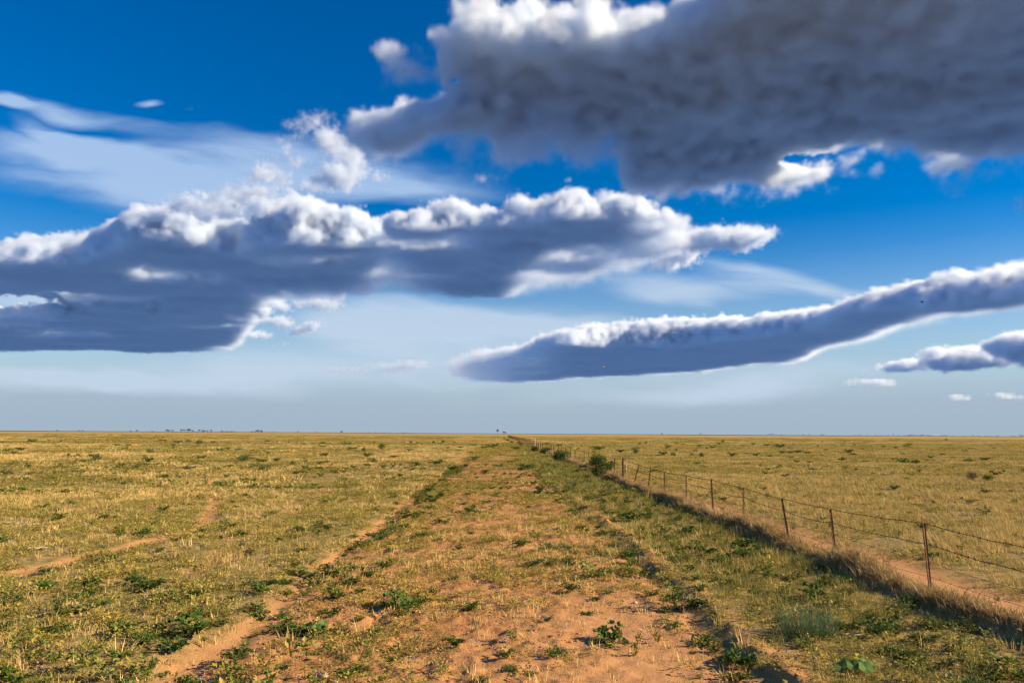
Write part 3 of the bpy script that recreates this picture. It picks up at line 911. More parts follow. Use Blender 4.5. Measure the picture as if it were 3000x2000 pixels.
def build_cover():
    # ---- dry stubble of the open plain (left of the track)
    x, y = wedge(60000, 6.0, 34)
    tr, sm = bare_at(x, y)
    pt = fbm(x, y, 1.6, 4, 0.6, 21)
    left = (x < -2.9)
    p = np.where(left, (0.25 + 1.0 * sstep(pt, 0.42, 0.62)) * (1 - 0.93 * sm) * (1 - 0.75 * tr), 0.5 * sstep(pt, 0.34, 0.56) * (1 - 0.8 * sm))
    p = np.where(x > 3.2, 0.15 + 0.75 * sstep(pt, 0.44, 0.6), p)
    p = np.where(x > 6.9, 0.0, p)
    a, b = pick(x, y, p * 0.95 * broad(x, y, 51))
    scatter('dry_stubble', 'short pale straw stubble standing over the open plain', P_STRAW, a, b, sizes(len(a), 1.0, 0.3), tilt=0.15)
    x, y = wedge(62000, 30, 150, 6, power=0.2)
    tr, sm = bare_at(x, y)
    pt = fbm(x, y, 4.0, 4, 0.6, 22)
    g = 1 + y / 70
    p = np.where(x < -2.9, (0.15 + 1.0 * sstep(pt, 0.42, 0.6)) * (1 - 0.9 * sm) * (1 - 0.8 * tr), 0.03)
    p = np.where(x > 6.9, 0, p)
    a, b = pick(x, y, p * 0.9 * broad(x, y, 51))
    scatter('straw_patch', 'distant patches of straw stubble on the open plain', P_STRAW2, a, b, sizes(len(a), 1.0, 0.3) * np.stack([1 + b / 70, 1 + b / 70, 0.9 + b / 220], -1))

    # ---- yellow-green herbs
    x, y = wedge(62000, 6.0, 34)
    tr, sm = bare_at(x, y)
    pt = fbm(x, y, 1.1, 4, 0.62, 23)
    cl = sstep(pt, 0.40, 0.60)
    p = np.where(x < -2.9, (0.10 + 0.66 * cl) * (1 - 0.92 * sm) * (1 - 0.5 * tr), (0.10 + 0.95 * sstep(pt, 0.44, 0.62)) * (1 - 0.93 * sm))
    p = np.where((x > 3.4) & (x < 5.9), 0.55, p)
    p = np.where((x > 5.9), 0.16 * cl * (1 - sm), p)
    # the near right of the track is nearly bare
    p = p * np.where((x > -0.5) & (x < 3.0), 0.5 + 0.5 * sstep(y, 11.0, 14), 1.0)
    a, b = pick(x, y, p * 0.9 * np.where(np.abs(x) < 3.2, 1.0, broad(x, y, 52)))
    scatter('low_herb', 'yellow green low herbs creeping over soil and stubble', P_HERB, a, b, sizes(len(a), 1.0, 0.35), tilt=0.15)
    x, y = wedge(70000, 30, 170, 6, power=0.2)
    tr, sm = bare_at(x, y)
    pt = fbm(x, y, 3.2, 4, 0.62, 24)
    p = np.where(x < -2.9, (0.08 + 0.60 * sstep(pt, 0.44, 0.6)) * (1 - 0.9 * sm), (0.15 + 0.85 * sstep(pt, 0.42, 0.62)) * (1 - 0.8 * sm))
    p = np.where(x > 5.9, 0.45 * sstep(pt, 0.42, 0.62), p)
    a, b = pick(x, y, p * 0.85 * np.where(np.abs(x) < 3.2, 1.0, broad(x, y, 52)))
    scatter('herb_patch', 'distant mats of yellow green herbs on the plain', P_HERB2, a, b, sizes(len(a), 0.9, 0.35) * np.stack([1 + b / 80, 1 + b / 80, 0.8 + b / 250], -1))

    # ---- olive grass between the track and the fence, and among the stubble
    x, y = wedge(60000, 6.0, 40)
    pt = fbm(x, y, 1.3, 4, 0.6, 25)
    tr, sm = bare_at(x, y)
    p = np.where((x > 3.3) & (x < 5.7), 0.06 + 0.50 * sstep(pt, 0.40, 0.60), 0.0)
    p = np.where(x < -3.2, 0.40 * sstep(pt, 0.46, 0.66) * (1 - sm), p)
    p = np.where((x >= -3.2) & (x < 2.8), 0.07 * sstep(pt, 0.5, 0.65) * (1 - sm), p)
    p = np.where(x > 7.6, 0.30 * sstep(pt, 0.45, 0.65), p)
    a, b = pick(x, y, p)
    scatter('olive_grass', 'fine olive grass growing beside the fence and the track', P_GRASS, a, b, sizes(len(a), 1.0, 0.3) * np.where((a > 3.3) & (a < 5.9), 0.72, 0.7)[:, None], tilt=0.2)
    x, y = wedge(40000, 34, 170, 6, power=0.2)
    pt = fbm(x, y, 4, 4, 0.6, 26)
    tr, sm = bare_at(x, y)
    p = np.where((x > 2.9) & (x < 6.2), 1.0, 0.35 * sstep(pt, 0.45, 0.62) * (1 - sm) * (1 - 0.6 * tr))
    a, b = pick(x, y, p)
    scatter('grass_patch', 'distant patches of olive grass on the plain', P_GRASS2, a, b, sizes(len(a), 0.9, 0.3) * np.stack([1 + b / 80, 1 + b / 80, 0.8 + b / 250], -1))
    # the strip beside the fence, thicker
    n = 4200
    y = 6.5 + 60 * rng.random(n) ** 1.5
    x = rng.uniform(3.4, 6.1, n)
    x, y = pick(x, y, 0.1 + 0.9 * sstep(fbm(x, y, 1.5, 4, 0.6, 30), 0.44, 0.6) * sstep(y, 10, 15))
    n = len(x)
    scatter('strip_grass', 'thick olive and green grass on the strip along the fence', P_GRASS, x, y, sizes(n, 0.75, 0.3) * (1 + y / 90)[:, None], tilt=0.25)

    # ---- taller dry grass of the paddock beyond the fence
    x, y = wedge(70000, 7.5, 46)
    tr, sm = bare_at(x, y)
    pt = fbm(x, y, 1.5, 4, 0.6, 27)
    p = np.where(x > 6.9, (0.12 + 0.85 * sstep(pt, 0.40, 0.58)) * (1 - 0.985 * sm), 0.0)
    a, b = pick(x, y, p)
    scatter('paddock_grass', 'tall pale dry grass leaning over in the fenced paddock', P_PAD, a, b, sizes(len(a), 1.0, 0.25) * (0.55 + 0.45 * sstep(a, 7.6, 9.0))[:, None], rot=rng.normal(0, 0.5, len(a)), tilt=0.12)
    x, y = wedge(80000, 40, 170, 6, power=0.2)
    pt = fbm(x, y, 4.5, 4, 0.6, 28)
    tr, sm = bare_at(x, y)
    p = np.where(x > 7.0, (0.15 + 0.75 * sstep(pt, 0.40, 0.60)) * (1 - 0.95 * sm), 0.0)
    a, b = pick(x, y, p)
    scatter('paddock_patch', 'distant dry grass of the fenced paddock', P_PAD2, a, b, sizes(len(a), 0.9, 0.25) * np.stack([1 + b / 80, 1 + b / 80, 0.7 + b / 300], -1), rot=rng.normal(0, 0.5, len(a)))
    # green growth in the paddock
    x, y = wedge(52000, 9, 60)
    pt = fbm(x, y, 1.7, 4, 0.6, 29)
    a, b = pick(x, y, np.where(x > 8.0, sstep(pt, 0.48, 0.64) * 0.65, 0.0))
    scatter('paddock_herb', 'green herbs between the dry paddock grass', P_HERB, a, b, sizes(len(a), 1.5, 0.3), tilt=0.2)

    # ---- grey dead grass matted on the bank under the fence
    n = 9000
    y = 6.5 + 85 * rng.random(n) ** 1.7
    x = 6.47 + wob(y, 0.16, 4, 7) + rng.normal(0, 0.13, n)
    bn = fbm(y * 0 + 1.7, y, 1.1, 3, 0.6, 61)
    keep = rng.random(n) < 0.25 + 0.9 * sstep(bn, 0.36, 0.6)
    x, y, bn = x[keep], y[keep], bn[keep]
    n = len(x)
    scatter('bank_grass', 'matted grey brown dead grass on the bank below the fence wires', P_BANK, x, y, sizes(n, 0.62, 0.38) * ((0.65 + 0.7 * bn) * (1 + y / 110))[:, None], rot=rng.normal(0, 1.1, n), tilt=0.32)

    # ---- small dark weeds too many to count
    x, y = wedge(40000, 6.0, 60)
    tr, sm = bare_at(x, y)
    pt = fbm(x, y, 2.4, 4, 0.6, 31)
    ll = sstep(-x, 0.5, 4.0) * (1 - sstep(y, 10.5, 14.5))
    p = (0.02 + 0.14 * sstep(pt, 0.50, 0.66)) * (1 - 0.85 * sm) + ll * 0.38 * (1 - sm)
    p = np.where((x > 3.3) & (x < 6.1), 0.34, p)
    p = np.where(x > 7.6, 0.03, p)
    p = np.where((np.abs(x + 2.7) < 0.5) | (np.abs(x - 2.55) < 0.25), np.maximum(p, 0.36), p)
    a, b = pick(x, y, p)
    scatter('small_weed', 'scatter of small dark green weeds over track and plain', P_WEED, a, b, sizes(len(a), 0.8, 0.35), tilt=0.15)
    x, y = wedge(9000, 50, 190, 6, power=0.3)
    pt = fbm(x, y, 9, 4, 0.6, 32)
    a, b = pick(x, y, 0.01 + 0.10 * sstep(pt, 0.54, 0.68))
    scatter('weed_patch', 'distant specks of dark green weeds across the plain', P_WEED2, a, b, sizes(len(a), 0.8, 0.4) * (1 + b / 160)[:, None])

    # ---- beyond: broad clumps that carry the same growth on towards the horizon
    for nm, lb, pr, sd, cnt in (('far_straw', 'pale straw clumps far out on the plain', P_STRAW2, 71, 15000), ('far_herb', 'olive herb clumps far out on the plain', P_HERB2, 72, 15000)):
        x, y = wedge(cnt, 140, 520, 10, power=0.0)
        pt = fbm(x, y, 14, 4, 0.6, sd)
        a, b = pick(x, y, sstep(pt, 0.40, 0.60) * (1 - sstep(b_fade(y), 0, 1)))
        scatter(nm, lb, pr, a, b, sizes(len(a), 1.0, 0.35) * np.stack([2.2 + b / 90, 2.2 + b / 90, 1.0 + b / 400], -1))

    # ---- tiny flowers
    fl = []
    for _ in range(3):
        t = Tri()
        for _ in range(9):
            t.leaf((R.uniform(-.06, .06), R.uniform(-.06, .06), R.uniform(.06, .15)), (R.uniform(-1, 1), R.uniform(-1, 1), 0.4), (0, 0, 1), 0.014, 0.014)
        fl.append(t.mesh('lilac_flower', M_FLOW_P))
    x, y = wedge(900, 7.5, 17)
    pt = fbm(x, y, 1.2, 3, 0.6, 33)
    a, b = pick(x, y, np.where(x < 3, sstep(pt, 0.5, 0.62), 0.0))
    scatter('lilac_flower', 'tiny lilac flowers dotted among the herbs', fl, a, b, sizes(len(a), 1.0, 0.2))


build_cover()

# ------------------------------------------------------------------ where things stand: (x, y, width) in metres
FIELD_SHRUBS = [(-53.57,141.34,1.76), (-38.85,88.05,0.94), (-32.60,63.98,0.97), (-30.51,55.19,0.39), (-49.46,105.04,0.56), (-30.90,69.10,0.49), (-28.45,68.59,0.49), (-24.10,57.67,0.36), (-25.56,64.18,0.40), (-26.35,69.77,0.50), (-20.77,64.82,0.86), (-19.77,64.96,0.46), (-18.96,64.32,0.57), (-17.92,63.72,0.57), (-14.71,56.42,0.60), (-15.59,64.02,0.40), (-16.34,110.98,1.48), (-19.14,102.15,0.91), (-16.53,97.33,0.78), (-12.70,186.65,1.33), (-14.45,179.90,0.96), (-17.47,173.07,0.92), (-14.57,48.65,0.48), (-17.84,43.83,0.27), (-40.95,75.24,0.47), (-40.06,75.38,0.47), (-66.90,169.62,1.06), (-22.52,68.59,0.49), (-26.62,169.50,0.68)]
GREY_CLUMPS = [(-10.82,21.37,0.38), (-6.65,29.88,0.40), (17.32,34.28,0.52), (16.97,44.27,0.47), (21.03,53.86,0.38)]
PADDOCK_SHRUBS = [(21.89,82.19,0.73), (22.09,87.02,0.54), (67.15,227.76,1.21), (44.83,157.59,0.70), (65.27,155.99,0.69), (99.34,233.55,0.83), (73.75,141.40,0.75), (11.93,122.76,0.76), (12.51,117.97,0.63), (12.50,98.24,0.61), (16.91,92.90,0.99), (20.08,112.99,0.70), (37.91,194.72,0.87), (25.66,110.08,0.59), (19.41,84.11,0.75), (51.06,96.16,0.60), (34.49,125.83,0.56), (234.07,398.11,1.42)]
DARK_SHRUBS = [(26.43,41.27,0.62), (25.74,41.51,0.66)]
FENCE_SHRUBS = [(5.48,65.27,1.51), (5.70,90.82,0.97), (5.09,101.87,1.36), (5.08,149.08,1.06), (3.78,181.38,1.13), (3.47,223.41,1.19), (3.23,291.01,1.03), (5.15,171.15,1.06)]
TALL_BUSH = [(5.55,42.13,1.24)]
BIG_WEEDS = [(-6.86,11.39,0.35), (-6.45,10.60,0.24), (-5.06,8.97,0.32), (-6.18,11.50,0.26), (-5.58,10.88,0.29), (-8.11,15.98,0.26), (-8.33,16.89,0.20), (-4.12,9.46,0.46), (-5.23,11.50,0.26), (-4.86,10.25,0.27), (-4.60,11.62,0.36), (-4.04,10.70,0.38), (-3.76,10.79,0.29), (-2.88,8.97,0.44), (-3.51,9.76,0.20), (-3.93,12.59,0.45), (-3.59,12.73,0.34), (-3.36,12.87,0.34), (-3.23,10.99,0.34), (-2.70,10.25,0.41), (-2.32,9.61,0.30), (-2.34,11.20,0.30), (-2.23,10.08,0.49), (-2.33,11.86,0.32), (-1.92,10.25,0.27), (-2.28,8.72,0.23), (-2.85,8.36,0.22), (-2.59,8.20,0.26), (-3.07,8.20,0.22), (-3.49,8.54,0.27), (-3.77,8.54,0.23), (-4.00,16.40,0.29), (-3.48,14.96,0.33), (-2.69,15.98,0.36), (-2.61,14.43,0.38), (-2.78,13.76,0.43), (-2.18,14.09,0.25), (-2.41,17.93,0.32), (-1.55,14.10,0.29), (-1.50,10.08,0.31), (-1.56,11.42,0.36), (-1.27,11.00,0.44), (-1.17,11.64,0.36), (-1.06,11.87,0.32), (-1.42,8.66,0.23), (-1.45,9.17,0.20), (-1.56,8.42,0.26), (-1.14,9.04,0.16), (-1.16,8.36,0.11), (0.12,8.91,0.28), (0.05,9.17,0.20), (0.67,9.04,0.28), (0.77,9.31,0.21), (1.19,9.69,0.20), (0.19,8.53,0.23), (0.40,8.42,0.19), (-0.13,8.19,0.18), (0.45,10.26,0.18), (1.31,11.22,0.25), (1.79,12.51,0.22), (1.40,13.50,0.30), (1.55,16.97,0.38), (0.94,16.72,0.22), (2.35,14.85,0.24), (2.28,13.82,0.28), (2.71,15.24,0.27), (2.58,13.82,0.31), (2.47,12.38,0.33), (2.68,12.13,0.32), (2.65,11.44,0.25), (2.87,11.44,0.25), (3.02,11.44,0.25), (2.18,8.47,0.15), (2.32,8.19,0.12), (2.81,9.93,0.13), (2.35,9.39,0.13), (1.59,9.84,0.09), (1.63,9.24,0.08), (-2.41,17.40,0.31), (-3.54,13.75,0.24), (3.43,17.51,0.31), (3.37,19.87,0.26), (2.23,20.53,0.33), (-0.61,19.77,0.23), (-0.69,13.47,0.22), (0.00,15.20,0.20), (0.66,13.80,0.22)]
STRIP_WEEDS = [(4.62,9.61,0.51), (4.43,9.93,0.40), (4.99,9.77,0.26), (5.43,10.02,0.31), (4.99,15.68,0.49), (5.64,16.57,0.44), (4.97,11.45,0.31), (5.44,12.15,0.38), (3.63,9.24,0.25), (3.65,9.11,0.20), (4.55,8.77,0.27), (4.60,8.53,0.30), (4.42,8.90,0.24), (5.12,8.90,0.24), (6.73,10.46,0.23), (4.63,11.23,0.25), (5.04,18.65,0.33), (5.71,14.90,0.33), (5.12,8.18,0.29)]
SEEDLINGS = [(2.40,9.61,0.11), (2.86,10.09,0.11), (1.58,10.01,0.11), (1.77,9.77,0.09), (1.63,9.24,0.07), (2.00,9.77,0.06), (2.70,8.84,0.08)]
MUSTARD = [(4.91,8.13,0.22), (5.12,8.24,0.18), (5.04,8.53,0.15), (3.40,8.41,0.11), (2.86,8.53,0.08)]
MELONS = [(3.79,8.30,0.33), (-2.27,10.17,0.41)]
FEATHER = [(3.64,9.46,0.80)]
GREEN_SPRAYS = [(6.29,17.06,0.23), (4.95,15.68,0.28), (5.33,11.91,0.16)]
STICKS = [(4.29,9.54,0.34), (6.79,10.92,0.34), (3.50,24.72,0.26), (3.60,23.26,0.21), (-12.64,20.86,0.56), (-10.62,17.34,0.39), (5.57,10.27,0.27), (5.32,9.04,0.28), (1.86,9.80,0.22), (5.35,8.43,0.22), (-17.76,33.87,0.21), (-9.36,16.31,0.36)]
UPRIGHTS = [(-19.74,41.12,0.22), (-14.94,35.31,0.19), (-10.25,19.86,0.11), (4.99,27.32,0.12), (5.01,26.82,0.12)]
STONES = [(2.13,11.98,0.06), (-1.78,8.46,0.08), (-1.60,8.17,0.04), (19.40,71.90,0.16), (54.90,104.88,0.19), (2.49,8.90,0.03)]
POSTS = [(11.69,-0.05,1.18), (14.92,-0.06,1.07), (17.28,-0.12,1.07), (20.39,0.01,1.09), (23.23,-0.04,1.14), (26.54,0.02,1.08), (29.95,0.02,1.03), (33.09,0.11,1.04), (36.52,0.26,1.03), (39.64,0.01,1.27), (42.42,0.01,1.16), (45.64,-0.05,1.16), (53.38,-0.14,1.19), (56.99,-0.01,1.15), (63.61,0.01,1.15), (67.53,0.00,1.11), (71.80,-0.03,1.13), (76.26,-0.03,1.14), (80.20,-0.03,1.12), (86.04,-0.15,1.30), (89.71,-0.10,1.33), (93.11,0.00,1.32), (96.15,-0.06,1.33), (100.06,-0.04,1.32), (108.15,-0.00,1.36), (112.27,-0.00,1.42), (117.65,-0.00,1.36), (122.54,-0.06,1.37)]
WEST_TREES = [(-841,1500,2.7,3.3), (-800,1500,2.7,2.7), (-793,1500,3.3,2.7), (-701,1500,2.7,2.7), (-689,1500,3.3,4.7), (-660,1500,2.7,2.7), (-633,1500,4.7,5.3), (-629,1500,5.3,4.7), (-622,1500,4.0,4.7), (-605,1500,4.0,6.0), (-600,1500,3.3,6.0), (-596,1500,1.3,2.0), (-593,1500,4.0,6.0), (-591,1500,4.0,6.7), (-589,1500,3.3,6.0), (-583,1500,4.7,4.7), (-580,1500,2.0,2.0), (-574,1500,1.3,2.0), (-571,1500,4.0,5.3), (-564,1500,4.0,4.7), (-562,1500,4.0,4.7), (-559,1500,2.0,3.3), (-555,1500,3.3,4.0), (-548,1500,4.7,4.7), (-528,1500,4.0,4.0), (-524,1500,2.0,2.7), (-518,1500,2.7,3.3), (-511,1500,3.3,3.3), (-505,1500,2.7,3.3), (-470,1500,3.3,3.3), (-463,1500,4.0,4.0), (-460,1500,4.0,5.3), (-457,1500,4.7,4.7), (-453,1500,4.7,4.7), (-451,1500,3.3,4.0), (-428,1500,2.0,2.0), (-382,1500,2.7,3.3), (-346,1500,2.0,2.0), (-245,1500,2.0,2.0), (-232,1500,2.0,2.0), (-216,1500,1.3,2.0), (-178,1500,2.0,2.0)]
EAST_TREES = [(388,1800,3.2,4.0), (478,1800,3.2,4.0), (638,1800,2.4,3.2), (644,1800,3.2,4.0), (650,1800,2.4,4.0), (669,1800,2.4,3.2), (721,1800,2.4,3.2), (734,1800,2.4,3.2), (763,1800,2.4,3.2), (767,1800,2.4,4.0), (844,1800,1.6,3.2), (851,1800,1.6,2.4), (854,1800,1.6,2.4), (857,1800,1.6,4.0), (872,1800,1.6,3.2), (893,1800,3.2,3.2), (900,1800,1.6,2.4), (905,1800,2.4,2.4), (917,1800,1.6,2.4), (922,1800,2.4,3.2), (934,1800,2.4,4.8), (947,1800,2.4,2.4), (961,1800,3.2,3.2), (969,1800,4.0,3.2), (973,1800,3.2,3.2), (977,1800,3.2,4.0), (983,1800,4.0,3.2), (990,1800,2.4,3.2), (997,1800,3.2,3.2), (1002,1800,3.2,4.0), (1006,1800,2.4,3.2), (1016,1800,3.2,4.0), (1021,1800,2.4,3.2), (1025,1800,1.6,2.4), (1047,1800,2.4,3.2), (1050,1800,2.4,2.4), (1056,1800,3.2,3.2), (1061,1800,2.4,2.4), (1076,1800,1.6,2.4), (1102,1800,1.6,3.2), (1124,1800,2.4,4.0), (1138,1800,2.4,3.2), (1153,1800,2.4,2.4), (1163,1800,1.6,2.4), (1181,1800,3.2,3.2), (1185,1800,1.6,2.4), (1218,1800,2.4,3.2), (1224,1800,2.4,2.4), (1234,1800,1.6,4.8), (1239,1800,3.2,4.8), (1243,1800,2.4,3.2)]
TALL_TREES = [(2,900,2.8,5.6), (9,900,2.8,3.6), (11,900,2.0,3.2), (-179,900,3.2,3.6)]


def link(ob, parent=None):
    scene.collection.objects.link(ob)
    if parent is not None:
        ob.parent = parent
    return ob


def thing(name, label, cat, loc=(0, 0, 0), rz=0.0, group=None, mesh=None, scale=None, tilt=(0, 0)):
    o = link(bpy.data.objects.new(name, mesh))
    o.location = loc
    o.rotation_euler = (tilt[0], tilt[1], rz)
    if scale is not None:
        o.scale = scale
    o['label'] = label
    o['category'] = cat
    if group:
        o['group'] = group
    return o


def part(name, mesh, parent, label=None):
    o = link(bpy.data.objects.new(name, mesh), parent)
    if label:
        o['label'] = label
    return o


def hgt(x, y):
    return float(height(np.array([x]), np.array([y]))[0])


def simple_mat(name, c1, c2, scale=20.0, rough=0.85, metal=0.0, bump=0.0, stretch=(1, 1, 1)):
    m, k, b = new_mat(name, rough)
    p = S(k, k.node('ShaderNodeTexCoord').outputs['Object'])
    n = k.noise(k.vmath('MULTIPLY', p, stretch), scale, 5, 0.65)
    k.put(b.inputs['Base Color'], k.mix(k.ramp(n, 0.35, 0.65), c1, c2))
    b.inputs['Metallic'].default_value = metal
    if bump:
        bp = k.node('ShaderNodeBump')
        bp.inputs['Strength'].default_value = bump
        bp.inputs['Distance'].default_value = 0.01
        k.put(bp.inputs['Height'], n)
        k.t.links.new(bp.outputs[0], b.inputs['Normal'])
    return m


M_RUST = simple_mat('rusted_steel', (0.085, 0.044, 0.026), (0.26, 0.135, 0.072), 18, 0.9, 0.0, 0.4)
M_WIRE = simple_mat('rusted_wire', (0.040, 0.024, 0.018), (0.085, 0.048, 0.032), 40, 0.8)
M_TIMBER = simple_mat('weathered_timber', (0.30, 0.25, 0.20), (0.52, 0.46, 0.38), 9, 0.95, 0, 0.6, (3, 3, 0.35))
M_STICK = simple_mat('bleached_wood', (0.42, 0.33, 0.22), (0.66, 0.56, 0.42), 14, 0.9, 0, 0.3)
M_STONE = simple_mat('pale_stone', (0.45, 0.36, 0.28), (0.62, 0.54, 0.45), 25, 0.95, 0, 0.4)
M_BARK = simple_mat('grey_bark', (0.10, 0.075, 0.055), (0.19, 0.15, 0.11), 8, 0.95)
M_TREE = leaf_mat('far_tree_leaf', (0.028, 0.036, 0.020), (0.070, 0.080, 0.040), 0.15, 0.2)
M_CLOD = simple_mat('soil_clod', (0.33, 0.15, 0.055), (0.47, 0.235, 0.094), 30, 1.0)
M_MELON = leaf_mat('melon_leaf', (0.085, 0.150, 0.032), (0.14, 0.22, 0.055), 0.25, 6.0)


# ---- soil clods on the track and the berm
def clod_mesh(i):
    bm = bmesh.new()
    bmesh.ops.create_icosphere(bm, subdivisions=1, radius=0.5)
    for v in bm.verts:
        v.co *= R.uniform(0.65, 1.25)
        v.co.z *= 0.7
    me = bpy.data.meshes.new('clod')
    bm.to_mesh(me)
    bm.free()
    me.materials.append(M_CLOD)
    return me


def build_clods():
    x, y = wedge(46000, 6.2, 30, power=0.6)
    tr, sm = bare_at(x, y)
    pt = fbm(x, y, 0.9, 4, 0.6, 41)
    p = tr * (1 - 0.75 * sm) * (0.15 + 0.9 * sstep(pt, 0.45, 0.65)) + np.clip(berm_h(x, y) * 14, 0, 1) * 1.0
    p = np.where(x > 3.9, 0, p) + np.where(x < -3.3, 0.03, 0)
    a, b = pick(x, y, np.clip(p, 0, 1) * 0.9)
    s = 0.022 * np.exp(rng.normal(0, 0.55, len(a))) * (1 + 1.2 * np.clip(berm_h(a, b) * 9, 0, 1))
    scatter('soil_clod', 'crumbled red soil clods strewn over the track and its ridge', [clod_mesh(i) for i in range(5)], a, b,
            np.stack([s, s * rng.uniform(0.7, 1.2, len(s)), s * 0.9], -1), tilt=0.4, sink=-0.003)


build_clods()


# ---- the fence
def picket_mesh(h):
    t = Tri()
    fin, th = 0.027, 0.004
    prof = []
    for i in range(3):
        a = 2 * math.pi * i / 3 + math.pi / 2
        d, s = Vector((math.cos(a), math.sin(a), 0)), Vector((-math.sin(a), math.cos(a), 0))
        prof += [d * 0.008 - s * 0.009, d * fin - s * th, d * fin + s * th, d * 0.008 + s * 0.009]
    n = len(prof)
    for z in (-0.25, h):
        t.v += [p + Vector((0, 0, z)) for p in prof]
    for i in range(n):
        j = (i + 1) % n
        t.f.append((i, j, n + j, n + i))
    t.f.append(tuple(range(n, 2 * n)))
    return t.mesh('steel_post', M_RUST)


def timber_mesh(r, h, sides=10, taper=0.85, wob_=0.12):
    t = Tri()
    pts, rad = [], []
    for i in range(6):
        f = i / 5
        pts.append((R.uniform(-1, 1) * r * wob_, R.uniform(-1, 1) * r * wob_, -0.3 + f * (h + 0.3)))
        rad.append(r * (1 - (1 - taper) * f))
    t.tube(pts, rad, sides)
    for v in t.v:
        v.x *= R.uniform(0.9, 1.1)
        v.y *= R.uniform(0.9, 1.1)
    return t.mesh('timber_post', M_TIMBER)


def build_fence():
    root = thing('wire_fence', 'rusty steel post and barbed wire fence running away across the plain', 'fence', (FENCE_X, 11.7, 0))
    posts = [(-9.0, 0.02, 1.12), (-5.0, 0.0, 1.1), (-1.2, 0.03, 1.12), (2.4, -0.02, 1.1), (5.6, 0.02, 1.12), (8.7, 0.03, 1.14)] + [(y, d, min(z, 1.22)) for y, d, z in POSTS]
    y = 126.5
    while y < 420:
        posts.append((y, R.uniform(-0.05, 0.05), 1.2 + R.uniform(-0.05, 0.05)))
        y += 3.7 + R.uniform(-0.4, 0.4)
    base = picket_mesh(1.0)
    thick = picket_mesh(1.0)
    tops = []
    for i, (yy, dx, zt) in enumerate(posts):
        zb = hgt(FENCE_X, yy)
        ln = max(zt - zb + 0.02, 0.8)
        o = part('post', base, root)
        a = math.atan2(dx, ln)
        wide = 1.0 + max(0.0, (yy - 60) / 130)
        o.location = (0, yy - 11.7, zb)
        o.rotation_euler = (R.uniform(-0.015, 0.015), a, R.uniform(-0.25, 0.25))
        o.scale = (min(wide, 1.6), min(wide, 1.6), ln / math.cos(a))
        if abs(yy - 39.64) < 0.1:
            o.scale = (1.6, 1.6, ln)
        tops.append((yy, dx, zb, ln))
    # two wooden posts
    o = part('timber_post', timber_mesh(0.15, 1.36), root, 'thick pale weathered timber strainer post')
    o.location = (0.05, 131.0 - 11.7, hgt(6.5, 131))
    o = part('timber_post', timber_mesh(0.035, 1.02, 7, 0.8, 0.6), root, 'thin split grey timber post')
    o.location = (0.08, 39.2 - 11.7, hgt(6.5, 39.2))
    o.rotation_euler = (0, 0.03, 0)
    # wires
    specs = [(0.985, 0.0054, 0.022, True), (0.69, 0.0054, 0.035, True), (0.44, 0.0030, 0.03, False), (0.22, 0.0030, 0.025, False), (0.06, 0.0030, 0.03, False)]
    for wi, (fr, rad, sag, barbed) in enumerate(specs):
        t = Tri()
        pts, rr = [], []
        for (y0, d0, z0, l0), (y1, d1, z1, l1) in zip(tops[:-1], tops[1:]):
            if y0 > (420 if wi < 2 else 120):
                break
            seg = 10 if y0 < 50 else 4
            sg = sag * R.uniform(0.5, 1.9) * ((y1 - y0) / 3.3)
            for s in range(seg):
                f = s / seg
                xx = (d0 * (1 - f) + d1 * f) * fr + 0.03
                zz = (z0 + l0 * fr) * (1 - f) + (z1 + l1 * fr) * f - sg * 4 * f * (1 - f)
                kx = R.uniform(-1, 1) * 0.006 if y0 < 50 else 0
                p = (xx + kx, y0 + (y1 - y0) * f - 11.7, zz + kx)
                pts.append(p)
                rr.append(rad * (1 + max(0.0, (y0 - 22) / 55)) if y0 < 200 else rad * 4.2)
        t.tube(pts, rr, 4)
        wm = t.mesh('wire', M_WIRE)
        w = part('wire', wm, root, None)
        if barbed:
            tb = Tri()
            for a, b in zip(pts[:-1], pts[1:]):
                if a[1] > 28:
                    break
                L = (Vector(b) - Vector(a)).length
                n = max(1, int(L / 0.11))
                for q in range(n):
                    c = Vector(a).lerp(Vector(b), (q + 0.5) / n)
                    for _ in range(3):
                        d = Vector((R.uniform(-1, 1), R.uniform(-0.5, 0.5), R.uniform(-1, 1))).normalized()
                        tb.tube([c - d * 0.017, c + d * 0.017], [0.0042, 0.0022], 3)
            bm_ = part('barb', tb.mesh('barb', M_WIRE), w)
            bm_['kind'] = 'stuff'
    return root


build_fence()


# ---- shrubs
def shrub_tri(rad, h, n, ll, lw, gaps=0.35, lift=0.0):
    t = Tri()
    ctr = [Vector((R.uniform(-.6, .6) * rad, R.uniform(-.6, .6) * rad, h * R.uniform(0.35, 0.75) + lift)) for _ in range(9)]
    for _ in range(n):
        c = R.choice(ctr)
        d = Vector((R.gauss(0, 1), R.gauss(0, 1), R.gauss(0, 1))).normalized()
        p = c + d * R.uniform(0.2, 1.0) * min(rad, h) * 0.52
        p.z = max(p.z, 0.02 + lift)
        dd = d + Vector((R.uniform(-.5, .5), R.uniform(-.5, .5), R.uniform(0, .8)))
        t.leaf(p, dd, (R.uniform(-1, 1), R.uniform(-1, 1), R.uniform(-.2, 1)), ll * R.uniform(.6, 1.3), lw * R.uniform(.7, 1.3))
    return t


def stems_tri(rad, h, n, r0=0.012):
    t = Tri()
    for _ in range(n):
        a = R.uniform(0, 6.28)
        q = R.uniform(0.2, 0.7) * rad
        mid = (math.cos(a) * q * 0.4, math.sin(a) * q * 0.4, h * 0.4)
        t.tube([(0, 0, -0.05), mid, (math.cos(a) * q, math.sin(a) * q, h * R.uniform(0.6, 0.85))], [r0, r0 * 0.8, r0 * 0.35], 5)
    return t


